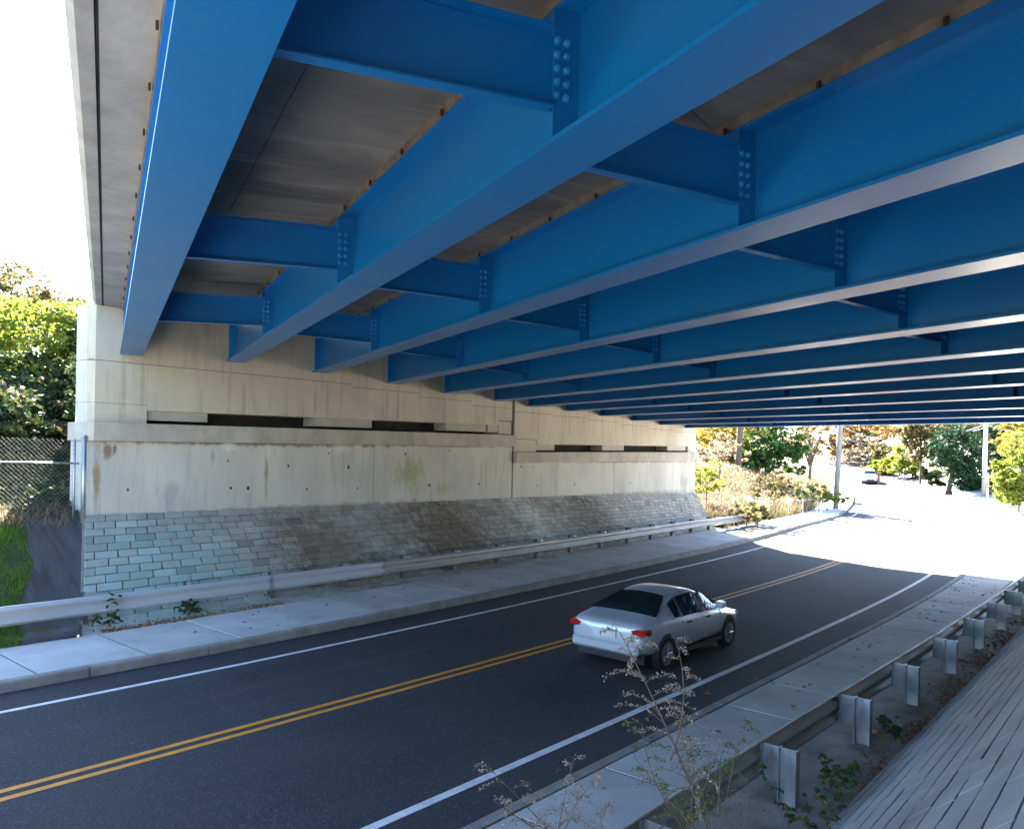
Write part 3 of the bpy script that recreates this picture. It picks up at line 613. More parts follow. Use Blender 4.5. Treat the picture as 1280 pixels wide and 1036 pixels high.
# ------------------------------------------------------------------ slope paving
# left: a flat strip behind the sidewalk, then the slope up to the wall
FL = .85
DL = 4.4
def zL(x, d):
    z0 = zr(x, ysl(x)) + .13
    end = zbase(x); dmax = DL
    return z0 + (0 if d < FL else (d - FL) / (dmax - FL) * (end - z0 + .02))
DL = 4.4
NL = 17; rowL = DL / NL
def slope_left():
    cellsx0, cellsx1 = 8.06, 41.0
    def P(x, d):
        flat = min(FL, (20.5 - ysl(x)) * .25)
        y = ysl(x) + (d / FL * flat if d < FL else flat + (d - FL) / (DL - FL) * (20.49 - ysl(x) - flat))
        return Vector((x - (20.5 - y) * .40 * max(0, 1 - (x - 8) / 6), y, zL(x, d)))
    return P
PL = slope_left()
def field(name, label, x0, x1, P, nrows, rowh, blen, side, mat, limit=300):
    root = thing(name, label, 'paving', P(x0, 0))
    scored = []
    for r in range(nrows):
        x = x0 - (blen * .5 if r % 2 else 0) - random.uniform(0, .07)
        while x < x1:
            bl = blen * random.uniform(.9, 1.1); a, b = max(x, x0), min(x + bl, x1)
            if b - a > .1:
                c = P((a + b) / 2, (r + .5) * rowh); dv = c - Vector((0, 0, 4.0)); s = 0
                if dv.dot(fwd) > .4:
                    sx = dv.dot(r2) / dv.dot(fwd); sz = dv.dot(u2) / dv.dot(fwd)
                    if abs(sx) < .68 and sz > -.5:
                        s = abs(dv.normalized().dot((P(a, r * rowh + rowh) - P(a, r * rowh)).cross(Vector((1, 0, 0))).normalized())) / dv.length ** 2
                scored.append((s, r, a, b))
            pass
            x += bl
    scored.sort(reverse=True); rest = MB()
    for k, (s, r, a, b) in enumerate(scored):
        j = .013 if side > 0 else .009; jx = j if side > 0 else .007
        d0, d1 = r * rowh + j, (r + 1) * rowh - j
        kj = 1 if side > 0 else .3
        h = kj * (random.uniform(0, .014) - (.016 if random.random() < .06 else 0)); u_ = lambda: random.uniform(-.007, .007) * kj
        q = [P(a + jx + u_(), d0 + u_()), P(b - jx + u_(), d0 + u_()), P(b - jx + u_(), d1 + u_()), P(a + jx + u_(), d1 + u_())]
        nrm = (q[1] - q[0]).cross(q[3] - q[0]).normalized()
        flip = nrm.z < 0
        if flip: nrm = -nrm
        c = sum(q, Vector()) / 4
        lo = [p - nrm * .02 for p in q]; mi = [p + nrm * (.028 + h) for p in q]
        tl = [random.uniform(-.004, .004) * kj for _ in q]
        hi = [p.lerp(c, .05 if side > 0 else .015) + nrm * (.038 + h + e) for p, e in zip(q, tl)]
        fs = [(8, 9, 10, 11)] + [(i, (i + 1) % 4, 4 + (i + 1) % 4, 4 + i) for i in range(4)] + [(4 + i, 4 + (i + 1) % 4, 8 + (i + 1) % 4, 8 + i) for i in range(4)]
        if flip: fs = [tuple(reversed(f)) for f in fs]
        if k < limit and s > 0:
            m = MB(); m.add(lo + mi + hi, fs); m.build('paver', mat, root, origin=c)
        else: rest.add(lo + mi + hi, fs)
    if rest.v:
        o = rest.build('paver', mat, root); o['kind'] = 'stuff'
    bed = MB(); rows = []
    for x in samples(x0, x1, 1.0): rows.append([P(x, nrows * rowh * k / 24) + Vector((0, 0, .012)) for k in range(25)])
    if side > 0: rows = [q[::-1] for q in rows]
    bed.grid(rows); bed.build('joint_bed', 'mortar' if side > 0 else 'greymortar', root)
    return root
field('slope_paving', 'running bond of weathered stone pavers sloping up from the far sidewalk to the pale wall', 8.06, 41.0, PL, NL, rowL, .49, 1, 'paver')
pv = bpy.data.objects['slope_paving']
m = MB(); rows = []
for k in range(30):
    p = PL(8.06, DL * k / 29); rows.append([p + Vector((.02, 0, .02)), p + Vector((-.05, 0, .02)), p + Vector((-.055, 0, -.7))])
m.grid(rows); m.build('edging', 'kerb', pv)
# right: the slope the photographer stands on
def PR(x, d):
    y0 = 2.72 - .004 * (x - 10)
    z0 = zr(x, 4) + .13
    return Vector((x, y0 - d * .74, z0 + d * .66 - .05 * math.exp(-d * 3)))
field('slope_paving', 'pale pavers sloping up behind the row of guardrail posts', -4, 36.5, PR, 20, .245, .52, -1, 'paver2')
# flat strip between the sidewalk and the slope, with the posts standing in it
m = MB(); rows = []
for x in samples(-7, 36.6, 1): rows.append([(x, lerp(2.6, ysr(x) - .002, k / 4), zr(x, 4) + .10) for k in range(5)])
for q in rows: q.reverse()
m.grid(rows); tag(m.build('strip_ground', 'dirtyslab', origin=(10, 3.3, 0)), 'narrow flat strip behind the guardrail covered in dead leaves', None, None, 'structure')
# near abutment behind the photographer
m = MB(); m.hexa([(-6, -2.9, -1), (37.6, -2.9, -1), (37.6, -1.0, -1), (-6, -1.0, -1), (-6, -2.9, 7.38), (37.6, -2.9, 6.45), (37.6, -1.0, 6.45), (-6, -1.0, 7.38)])
m.build('abutment_wall', 'lowbounce', origin=(15, -1.5, 0)); tag(bpy.data.objects['abutment_wall.001'], 'near concrete abutment wall behind the pale pavers', 'wall')
m = MB(); m.hexa([(-6, -40, -1), (34, -40, -1), (37.6, -2.92, -1), (-5, -2.92, -1), (-6, -40, 7.2), (34, -40, 6.4), (37.6, -2.92, 6.4), (-5, -2.92, 7.2)])
tag(m.build('embankment', 'soil', origin=(15, -20, 0)), 'earth fill carrying the road behind the near abutment', None, None, 'structure')
# asphalt gutter patch beside the paving
m = MB(); rows = []
for d in samples(0, 4.0, .2):
    y = ysl(8) + d; sk = .40 * max(0, 20.5 - y)
    e = 6.85 + .10 * math.sin(d * 3.1) + .06 * math.sin(d * 7.7)
    row = []
    for k in range(9):
        x = lerp(e, 8.03, k / 8)
        row.append((x - sk, y, bank_left(7.9, y) + .075 - .05 * math.sin(math.pi * k / 8) - (.06 if k == 0 else 0)))
    rows.append(row)
m.grid(rows)
tag(m.build('gutter', 'patch', origin=(7.4, 18.5, .5), smooth=True), 'dark asphalt runoff gutter between the grass and the stone paving', None, None, 'structure')

# ------------------------------------------------------------------ guardrails
WPROF = [(-.012, .19), (0, .20), (.02, .195), (.085, .14), (.088, .11), (.02, .03), (.005, 0), (.02, -.03), (.088, -.11), (.085, -.14), (.02, -.195), (0, -.20), (-.012, -.19)]
def rail_run(root, xs, fy, hz, side, mat, zf):
    for a, b in zip(xs[:-1], xs[1:]):
        m = MB(); path = []
        for x in samples(a - .12, b + .12, .5):
            y = fy(x); path.append(((x, y - side * .0015 * (1 if int(a) % 2 else 2), zf(x) + hz), (0, -side, 0), (0, 0, 1)))
        m.sweep(WPROF, path); m.sweep([(u - .005, w) for u, w in WPROF][::-1], path)
        for zz in (.155, -.155):
            pass
        m.build('rail_beam', mat, root)
def ibeam(mb, x, y0, y1, z0, z1, fw=.1, t=.009):          # web along Y, flanges at both ends
    mb.box(x - fw / 2, x + fw / 2, y0, y0 + t, z0, z1); mb.box(x - fw / 2, x + fw / 2, y1 - t, y1, z0, z1)
    mb.box(x - .004, x + .004, y0 + t + .0005, y1 - t - .0005, z0, z1)
# far side
def fyl(x): return interp(x, [(-40, 17.15), (5, 17.3), (7, 17.45), (17, 17.5), (30, 17.95), (40, 18.5), (45, 19.0), (50, 19.8)])
lrail = thing('guardrail', 'long W-beam guardrail along the foot of the stone paving slope', 'guardrail', (20, 17.5, -.3))
zl = lambda x: zr(x, ysl(x)) + .13
rail_run(lrail, [-12, -8, -4, 0, 3.8, 7.6, 11.4, 15.2], fyl, .50, 1, 'railsteel', zl)
rail_run(lrail, [15.2, 19, 22.8, 26.6, 30.4, 34.2, 38, 41.8, 45.6], fyl, .50, 1, 'rail2', zl)
x = 7.0 - 2.3 * 8
k = 0
while x < 45.5:
    y = fyl(x); m = MB(); z = zl(x)
    ibeam(m, x, y + .014, y + .20, z + .34, z + .74); m.build('block', 'steel', lrail)
    m = MB(); ibeam(m, x, y + .202, y + .36, z - .4, z + .74); m.build('post', 'darksteel', lrail)
    m = MB(); m.tube([(x - .03, y - .012, z + .55), (x - .03, y + .012, z + .55)], .018, 6); m.build('bolt', 'steel', lrail)
    x += 2.3
# near side: posts seen from behind
def fyr(x): return interp(x, [(-40, 3.62), (5, 3.62), (10, 3.58), (18, 3.42), (25, 3.38), (37, 3.4)])
rrail = thing('guardrail', 'row of galvanised guardrail posts and beam beside the near pavers', 'guardrail', (15, 3.3, -.2))
zrr = lambda x: zr(x, 4) + .10
PX = [3.6, 6.3, 9.05, 11.85, 14.5, 17.35, 20.3, 23.3, 26.2, 29.1, 32, 34.9]
rail_run(rrail, [-6, -2, .9] + PX[0:] + [37.2], fyr, .48, -1, 'rail2', zrr)
for x in [-4.5, -1.8, .9] + PX:
    y = fyr(x); z = zrr(x)
    m = MB(); ibeam(m, x, y - .215, y - .012, z + .26, z + .66, .13); m.build('block', 'steel', rrail)
    m = MB(); ibeam(m, x, y - .43, y - .217, z - .4, z + .66, .13); m.build('post', 'steel', rrail)
    m = MB(); m.tube([(x + .03, y - .012, z + .5), (x + .03, y + .03, z + .5)], .018, 6); m.build('bolt', 'steel', rrail)

# ------------------------------------------------------------------ chain link fences
def fence(name, label, pts, h, posts, wire, hz, mesh_step=.07, pr=.045):
    """pts: list of (x, y, zground)"""
    root = thing(name, label, 'fence', pts[0])
    for (p, hh, r) in posts:
        m = MB(); m.tube([(p[0], p[1], p[2] - .3), (p[0], p[1], p[2] + hh)], r, 10); m.tube([(p[0], p[1], p[2] + hh), (p[0], p[1], p[2] + hh + .05)], [r * 1.15, r * .3], 10); m.build('post', 'steel', root, smooth=True)
    for z in hz:
        m = MB(); m.tube([(p[0], p[1], p[2] + z) for p in pts], pr * .5, 8); m.build('rail', 'steel', root, smooth=True)
    m = MB()
    # arc length parametrisation
    segs = [0]
    for a, b in zip(pts[:-1], pts[1:]): segs.append(segs[-1] + math.dist(a[:2], b[:2]))
    def at(s, z):
        s = min(max(s, 0), segs[-1])
        k = max(i for i in range(len(segs) - 1) if segs[i] <= s); t = (s - segs[k]) / (segs[k + 1] - segs[k])
        a, b = pts[k], pts[k + 1]; return (lerp(a[0], b[0], t), lerp(a[1], b[1], t), lerp(a[2], b[2], t) + z)
    s = -h
    while s < segs[-1]:
        for sg in (1, -1):
            s0, s1 = (s, s + h) if sg > 0 else (s + h, s)
            z0, z1 = 0.03, h
            # clip to the run
            t0 = 0.0; t1 = 1.0
            for lim, cmp in ((0, 1), (segs[-1], -1)):
                fa, fb = (s0 - lim) * cmp, (s1 - lim) * cmp
                if fa < 0 and fb < 0: t0, t1 = 1, 0
                elif fa < 0: t0 = max(t0, fa / (fa - fb))
                elif fb < 0: t1 = min(t1, fa / (fa - fb))
            if t1 - t0 > .01:
                o = .004 * sg
                a = at(lerp(s0, s1, t0), lerp(z0, z1, t0)); b = at(lerp(s0, s1, t1), lerp(z0, z1, t1))
                m.tube([(a[0], a[1] + o, a[2]), (b[0], b[1] + o, b[2])], wire, 3, False)
        s += mesh_step * 1.41
    o = m.build('wire_mesh', 'wire', root); o['kind'] = 'stuff'
    return root
fp = [(x, 20.55, bank_left(min(x, 7.9), 20.55)) for x in (7.93, 6.5, 5, 3, 0, -4)]
fence('chain_link_fence', 'chain link fence with ivy hanging over it beside the abutment wall', fp, 2.0,
      [((7.99, 20.42, fp[0][2]), 2.08, .055), ((7.82, 20.56, fp[0][2]), 2.0, .03), ((4.6, 20.55, bank_left(4.6, 20.55)), 2.0, .035), ((1.4, 20.55, bank_left(1.4, 20.55)), 2.0, .035)], .0022, (1.42,), .075)

# ------------------------------------------------------------------ foliage helpers
def leaves(mb, c, rad, n, size, flat=.6, up_bias=.3, droop=0, shape=4):
    """n little leaf faces gaussian-scattered in an ellipsoid"""
    c = np.array(c); rad = np.array(rad)
    p = rng.normal(size=(n, 3)) * .45
    ln = np.linalg.norm(p, axis=1); k = ln > 1; p[k] /= ln[k][:, None]
    p = c + p * rad
    a = rng.normal(size=(n, 3)); a[:, 2] *= flat; a /= np.linalg.norm(a, axis=1)[:, None]
    q = rng.normal(size=(n, 3)); b = np.cross(a, q); b /= np.linalg.norm(b, axis=1)[:, None]
    s = size * rng.uniform(.6, 1.3, size=(n, 1))
    w = s * rng.uniform(.45, .75, size=(n, 1))
    nn = np.cross(a, b)
    v0 = p - a * s; v1 = p + b * w + nn * s * .15; v2 = p + a * s; v3 = p - b * w + nn * s * .15
    o = len(mb.v)
    arr = np.stack([v0, v1, v2, v3], 1).reshape(-1, 3)
    mb.v += list(map(tuple, arr.tolist()))
    mb.f += [(o + 4 * i, o + 4 * i + 1, o + 4 * i + 2, o + 4 * i + 3) for i in range(n)]

def crown(lobes, clumps, per, size, cl=.28, shell=.75):
    """lobes: (centre, radii, weight); clumps of leaves set mostly towards each lobe's surface"""
    mb = MB(); W = sum(l[2] for l in lobes); tips = []
    for (c, rad, w) in lobes:
        for _ in range(max(1, round(clumps * w / W))):
            d = rng.normal(size=3); d /= np.linalg.norm(d)
            r = shell + (1 - shell) * rng.random() if rng.random() < .7 else rng.random() ** .5 * shell
            cc = np.array(c) + d * np.array(rad) * r
            cr = cl * min(rad) * rng.uniform(.5, 1.4)
            leaves(mb, cc, (cr * 1.25, cr * 1.25, cr * .8), per, size); tips.append(cc)
    return mb, tips
def tree(name, label, base, lobes, mat, clumps, per, size, trunk_r, cat='tree', group=None, trunk_mat='bark', limbs=8, cl=.28, shell=.75, lean=(0, 0)):
    root = thing(name, label, cat, base, group)
    mb, tips = crown(lobes, clumps, per, size, cl, shell)
    mb.build('crown', mat, root)
    b = Vector(base); top = Vector(lobes[0][0])
    t = MB(); mid = b.lerp(top, .5) + Vector((lean[0], lean[1], 0))
    t.tube([b - Vector((0, 0, .4)), b + Vector((0, 0, .15)), mid, top], [trunk_r * 1.35, trunk_r, trunk_r * .7, trunk_r * .25], 8)
    for k in range(limbs):
        e = Vector(tips[int(rng.integers(len(tips)))]); s = b.lerp(top, .35 + .5 * rng.random())
        m1 = s.lerp(e, .5) + Vector((0, 0, .12 * (e - s).length))
        t.tube([s, m1, e], [trunk_r * .4, trunk_r * .22, trunk_r * .06], 5, False)
    t.build('trunk', trunk_mat, root, smooth=True)
    return root
def ray(px, py):
    hy = 561.2; dx, dy = (px - 640), (py - hy)
    u = dx * math.cos(roll) + dy * math.sin(roll); v = -dx * math.sin(roll) + dy * math.cos(roll)
    return fwd + rgt * (u / 972) - up * (v / 972)
def at(px, py, depth): return Vector((0, 0, 4)) + ray(px, py) * depth
def ground(px, depth):
    p = at(px, 560, depth); x, y = p.x, p.y
    if y > ysl(x): z = bank_left(x, y)
    elif y < ysr(x): z = bank_right(x, y)
    else: z = zr(x, y)
    return (x, y, z)

# --- left side, behind the chain link fence
tree('oak_tree', 'tall thin-leaved oak tree far behind the yellow-green shrub on the left', tuple(at(-10, 560, 44)), [(tuple(at(8, 372, 44)), (3.6, 3.6, 2.2), 3), (tuple(at(52, 385, 43)), (2.2, 2.2, 1.4), 1.5), (tuple(at(-40, 400, 44)), (3.5, 3.5, 3), 2)], L_OAK, 90, 34, .16, .3, cl=.3)
tree('autumn_tree', 'small orange autumn tree glimpsed beside the oak on the left edge', tuple(at(-10, 560, 36)), [(tuple(at(-8, 405, 36)), (1.7, 1.7, 1.6), 1), (tuple(at(4, 470, 34)), (1.5, 1.5, 1.6), 1)], L_OR, 40, 30, .14, .15)
tree('yellow_green_shrub', 'large sunlit yellow-green shrub rising beside the bridge end', tuple(at(50, 600, 29)), [(tuple(at(45, 430, 28)), (2.2, 2.2, 1.5), 3), (tuple(at(85, 410, 28.5)), (1.2, 1.4, 1.2), 1.6), (tuple(at(10, 440, 28)), (1.6, 1.6, 1.6), 2), (tuple(at(95, 450, 28)), (.9, 1.2, 1.2), 1.2), (tuple(at(30, 400, 30)), (1.6, 1.6, .9), 1.2)], L_YG, 210, 34, .11, .09, 'shrub', limbs=14, cl=.26)
tree('evergreen_shrub', 'dark green leafy shrub draped over the chain link fence', tuple(at(45, 640, 25)), [(tuple(at(40, 510, 24.6)), (1.4, 1.2, 1.3), 3), (tuple(at(88, 500, 25)), (.65, 1.0, 1.5), 2), (tuple(at(5, 540, 24)), (1.0, 1.0, 1.3), 2), (tuple(at(30, 570, 23.4)), (.8, .35, .8), 2), (tuple(at(80, 560, 24.3)), (.6, .7, .9), 1.2)], L_DG, 190, 34, .10, .06, 'shrub', limbs=12, cl=.3)
tree('ivy_mass', 'dense dark ivy-covered shrub filling the gap between the fence and the wall end', tuple(at(60, 640, 27)), [(tuple(at(95, 520, 27)), (1.1, 1.4, 2.2), 2), (tuple(at(60, 560, 26.5)), (1.6, 1.2, 1.9), 3), (tuple(at(10, 565, 26.5)), (1.8, 1.2, 1.9), 3), (tuple(at(35, 490, 27.5)), (1.8, 1.4, 1.3), 2.5), (tuple(at(103, 440, 28)), (.7, 1.2, 1.3), 1), ((11.2, 25.4, 5.0), (1.5, 1.9, 2.3), 3), ((9.9, 23.6, 4.0), (1.1, 1.2, 1.8), 2.4), ((12.8, 27.5, 6.5), (1.6, 2, 2), 2.4), ((6.6, 25.5, 4.6), (2.2, 1.6, 1.9), 3), ((4.0, 24.5, 4.4), (2.2, 1.6, 1.9), 2.4)], L_DG, 760, 36, .12, .07, 'shrub', limbs=10, cl=.28)  # last lobes stand mostly out of view, added to shade the fence ground
tree('dry_flowering_shrub', 'greyish dry shrub spilling in front of the dark green one', tuple(at(20, 640, 23.5)), [(tuple(at(32, 503, 23.3)), (.9, .6, .55), 2), (tuple(at(70, 530, 23.4)), (.5, .5, .4), 1), (tuple(at(8, 490, 23.3)), (.5, .5, .5), 1)], L_PINK, 40, 22, .05, .03, 'shrub', limbs=10)
tree('hanging_vine', 'green vine hanging down through the chain link fence', tuple(at(25, 645, 22.6)), [(tuple(at(28, 590, 22.0)), (.42, .14, .5), 2), (tuple(at(18, 622, 21.9)), (.2, .1, .35), 1), (tuple(at(50, 578, 22.1)), (.35, .12, .3), 1)], L_VINE, 24, 20, .085, .02, 'vine', limbs=5)
# dry stems along the fence foot
def blades(mb, x, y, z, h, w, lean, n=2):
    a = rng.uniform(0, 2 * math.pi); dx, dy = math.cos(a), math.sin(a); lx, ly = lean * rng.normal(), lean * rng.normal()
    o = len(mb.v)
    mb.v += [(x - dx * w, y - dy * w, z), (x + dx * w, y + dy * w, z), (x + dx * w * .6 + lx * .4, y + dy * w * .6 + ly * .4, z + h * .6), (x - dx * w * .6 + lx * .4, y - dy * w * .6 + ly * .4, z + h * .6), (x + lx, y + ly, z + h)]
    mb.f += [(o, o + 1, o + 2, o + 3), (o + 3, o + 2, o + 4)]
mb = MB()
for _ in range(2600):
    x = rng.uniform(-2, 10.5); y = 20.75 + abs(rng.normal()) * 4
    leaves(mb, (x, y, bank_left(min(x, 7.9), y) + .12), (.22, .22, .16), 7, .09)
tag(mb.build('ground_ivy', L_DG), 'dark ivy covering the ground behind the chain link fence', 'ivy', None, 'stuff')
mb = MB()
for _ in range(1500):
    x = rng.uniform(2, 7.9); y = rng.uniform(20.35, 21.2); blades(mb, x, y, bank_left(x, y), rng.uniform(.15, .5), .008, .2)
tag(mb.build('dry_grass', L_PINK), 'dry brown grass along the foot of the chain link fence', 'grass', None, 'stuff')
mb = MB()
for _ in range(26000):
    x = rng.uniform(1.5, 7.15); y = rng.uniform(16.6, 20.5)
    e = 6.85 + .1 * math.sin((y - ysl(8)) * 3.1) - .40 * max(0, 20.5 - y)
    if x > e + .06: continue
    if y < 17.2 and rng.random() < .45: continue
    blades(mb, x, y, bank_left(x, y), rng.uniform(.05, .12) * (1 + .9 * math.sin(x * 5.3) * math.sin(y * 4.1 + x)), .007, .07)
tag(mb.build('grass', L_GRASS), 'bright green grass on the bank left of the gutter', 'grass', None, 'stuff')
mb = MB()
for _ in range(900):
    x = rng.uniform(7.0, 11.5); y = ysl(x) + abs(rng.normal()) * .18 + .02
    leaves(mb, (x, y, zr(x, y) + .17), (.05, .05, .02), 1, .03)
tag(mb.build('leaf_litter', L_DEAD), 'brown leaf litter gathered behind the far sidewalk', 'leaf litter', None, 'stuff')

mb = MB()
for _ in range(1500):
    x = float(rng.choice([7.3, 10, 11, 12.8, 13.6, 15.6, 16.4, 18.6, 19.4, 21.5, 22.6, 25, 28, 31])) + rng.normal() * .5; y = 2.68 + abs(rng.normal()) * .22
    leaves(mb, (x, y, zr(x, 4) + .115), (.05, .05, .025), 1, .03)
tag(mb.build('leaf_litter', L_DEAD), 'brown leaf litter drifted against the edge of the near pavers', 'leaf litter', None, 'stuff')
# --- beyond the bridge, left bank
mb = MB(); mp = MB()
for _ in range(26000):
    x = 41.5 + rng.random() ** 1.5 * 52; y = ysl(x) + .25 + rng.random() ** 1.2 * 13
    z = bank_left(x, y); s = 1 + (x - 40) / 60
    if rng.random() < .72: blades(mb, x, y, z, rng.uniform(.35, .95), .016 * s, .35)
    else: blades(mp, x, y, z, rng.uniform(.7, 1.4), .014 * s, .4); leaves(mp, (x, y, z + 1.1), (.1, .1, .28), 4, .05 * s)
tag(mb.build('dry_grass', L_TAN), 'tall tan grass covering the bank beyond the abutment', 'grass', None, 'stuff')
tag(mp.build('plume_grass', L_PINK), 'pinkish feathery seed heads over the bank grass', 'grass', None, 'stuff')
def bush(name, label, px, py, depth, rx, rz, mat, clumps=40, per=26, size=.16, group=None, base=None):
    c = at(px, py, depth); g = base or ground(px, depth)
    return tree(name, label, g, [(tuple(c), (rx, rx, rz), 2), (tuple(c + Vector((rx * .5, -rx * .3, -rz * .35))), (rx * .7, rx * .7, rz * .7), 1), (tuple(c + Vector((-rx * .5, rx * .3, -rz * .3))), (rx * .7, rx * .7, rz * .7), 1)], mat, clumps, per, size, .05, 'shrub', group, limbs=6)
bush('low_shrub', 'low green shrub at the foot of the abutment end', 884, 590, 47, 1.0, 1.3, L_YG, 40, 24, .1)
bush('low_shrub', 'olive shrub leaning over the end of the far guardrail', 935, 640, 46, 1.3, .6, L_TAN, 45, 24, .11)
bush('low_shrub', 'dark bush behind the fence posts in the middle of the grass bank', 965, 606, 57, 1.5, 1.1, L_BR, 40, 24, .13)
bush('low_shrub', 'pale green bush at the corner by the sidewalk bend', 1035, 618, 66, 1.5, .8, L_YG, 40, 24, .13)
bush('low_shrub', 'sunlit straw-coloured bush near the top of the bank', 900, 562, 52, 1.8, 1.0, L_PINK, 40, 24, .13)
bush('low_shrub', 'green bush just left of the roadside marker post', 1010, 612, 60, 1.1, .8, L_WEED, 34, 24, .12)
tree('maple_tree', 'green maple tree beside the leaning dark trunk', ground(955, 74), [(tuple(at(965, 550, 73)), (3.0, 3, 2.4), 3), (tuple(at(945, 575, 72)), (1.8, 1.8, 1.4), 1.3), (tuple(at(990, 570, 72)), (1.7, 1.7, 1.6), 1.3), (tuple(at(960, 520, 74)), (3, 3, 2.2), 1.5)], L_GR, 130, 34, .22, .22, limbs=12)
tree('golden_tree', 'golden yellow tree left of the green maple', ground(905, 78), [(tuple(at(905, 545, 77)), (3.0, 3, 2.6), 2), (tuple(at(930, 575, 75)), (2.2, 2.2, 1.6), 1.5), (tuple(at(885, 530, 79)), (3, 3, 2.4), 1)], L_YE, 100, 34, .22, .2, limbs=10)
tree('bare_tree', 'thin half-bare tree at the bend of the far road', ground(1012, 82), [(tuple(at(1016, 545, 82)), (2.2, 2.2, 2.4), 1)], L_BR, 16, 14, .15, .2, limbs=26)
tree('orange_tree', 'orange-leaved tree at the bend of the street', ground(1045, 130), [(tuple(at(1040, 545, 130)), (6, 6, 4), 2), (tuple(at(1085, 538, 132)), (5, 5, 4), 2)], L_OR, 90, 30, .4, .3)
for k, (px, py, d, w, hh, mat, nm) in enumerate([(1075, 560, 120, 4, 2.4, L_PINK, 'pale tan shrub above the far road near its bend'), (1108, 568, 112, 3.4, 2.0, L_BR, 'russet shrub behind the far car'),
        (1128, 575, 100, 2.2, 1.9, L_YG, 'light yellow-green shrub at the road edge between russet shrub and round evergreen'), (1100, 585, 104, 1.6, 1.0, L_YG, 'small light green shrub by the wooden post')]):
    bush('roadside_shrub', nm, px, py, d, w, hh, mat, 44, 26, .28)
tree('russet_tree', 'brownish-orange tree with a thin trunk left of the round evergreen', ground(1151, 92), [(tuple(at(1152, 552, 92)), (2.2, 2.2, 2.4), 2), (tuple(at(1140, 540, 92)), (1.8, 1.8, 1.6), 1), (tuple(at(1165, 530, 93)), (2.4, 2.4, 1.6), 1)], L_BR, 90, 30, .24, .13)
tree('round_evergreen', 'rounded dark evergreen tree left of the pale utility pole', ground(1187, 84), [(tuple(at(1195, 560, 84)), (2.5, 2.5, 2.4), 3), (tuple(at(1178, 565, 83)), (1.4, 1.4, 1.7), 1.4), (tuple(at(1212, 585, 83)), (1.8, 1.8, 2.2), 1.8), (tuple(at(1200, 540, 85)), (2.0, 2, 1.3), 1), (tuple(at(1218, 598, 83)), (1.5, 1.5, 1.4), 1.2), (tuple(at(1205, 590, 84)), (1.6, 1.6, 1.8), 1.2)], L_EV, 250, 36, .19, .3, limbs=6, cl=.3)
for k, (px, py, d, w, hh, mt, nm) in enumerate([(1170, 592, 98, 2.6, 1.6, L_WEED, 'dark green undergrowth bush behind the trunk of the round evergreen'), (1135, 592, 106, 2.4, 1.5, L_YG, 'low bright bush left of the thin-trunked russet tree'),
        (1222, 604, 86, 1.6, 1.0, L_EV, 'low dark evergreen bush at the foot of the pale utility pole'), (1262, 612, 80, 2.2, 1.2, L_WEED, 'green bush behind the vine-covered shrub'), (1090, 556, 128, 3.4, 2.4, L_BR, 'tall russet bush above the wooden post'), (1062, 548, 128, 3, 2.4, L_OR, 'orange bush right of the grey utility pole')]):
    bush('roadside_shrub', nm, px, py, d, w, hh, mt, 50, 28, .26)
tree('tall_evergreen', 'broad dark evergreen tree behind the pale utility pole', ground(1246, 90), [(tuple(at(1245, 560, 90)), (2.6, 2.6, 3.2), 3), (tuple(at(1255, 590, 90)), (2.2, 2.2, 2), 1.5), (tuple(at(1235, 540, 91)), (2.4, 2.4, 1.6), 1)], L_EV, 130, 34, .21, .25, limbs=6)
tree('vine_shrub', 'sunlit yellow vine-covered shrub at the right edge beyond the bridge', ground(1275, 66), [(tuple(at(1275, 590, 66)), (2.0, 2, 1.9), 3), (tuple(at(1262, 605, 65)), (1.2, 1.2, 1.1), 1.5), (tuple(at(1290, 560, 67)), (1.8, 2, 1.8), 2), (tuple(at(1250, 580, 66)), (.7, .7, .4), .6), (tuple(at(1268, 618, 65)), (1.5, 1.5, 1.0), 2.6), (tuple(at(1290, 612, 66)), (1.6, 1.6, 1.3), 2)], L_YG, 260, 34, .15, .1, 'shrub', limbs=10)
tree('golden_tree', 'golden tree above the vine-covered shrub on the right edge', ground(1285, 84), [(tuple(at(1275, 545, 84)), (2.6, 2.6, 2.0), 2), (tuple(at(1300, 555, 84)), (3, 3, 3), 2)], L_YE, 80, 30, .22, .2)
tree('red_tree', 'distant reddish autumn tree above the evergreens', ground(1190, 130), [(tuple(at(1190, 530, 130)), (7, 7, 4), 2), (tuple(at(1240, 532, 132)), (6, 6, 3.5), 1)], leafmat('red_leaves', [(0.147, 0.034, 0.021), (0.189, 0.063, 0.034), (0.126, 0.042, 0.025)], .35), 90, 30, .4, .3)
# the wooded hill closing the view
for (x0, x1, y0, y1, mat, lab, n) in ((95, 330, 75, 190, L_OR, 'far orange autumn woods beyond the bend', 520), (90, 330, 60, 200, L_BR, 'far brown and green woods beyond the bend', 620), (150, 330, -60, 45, L_BR, 'far woods across the right of the view', 420), (130, 300, -80, 30, L_OAK, 'olive woods far to the right', 300), (52, 110, 48, 110, L_YE, 'golden woods behind the grassy bank', 260)):
    mb = MB()
    for _ in range(n):
        x = rng.uniform(x0, x1); y = rng.uniform(y0, y1)
        if ysr(x) - 9 < y < ysl(x) + 9: continue
        z = (bank_left(x, y) if y > ysl(x) else bank_right(x, y))
        hgt = rng.uniform(3, 11)
        leaves(mb, (x, y, z + hgt * .6), (2.8, 2.8, hgt * .5), 36, .55)
    tag(mb.build('woods', mat), lab, 'woods', None, 'stuff')

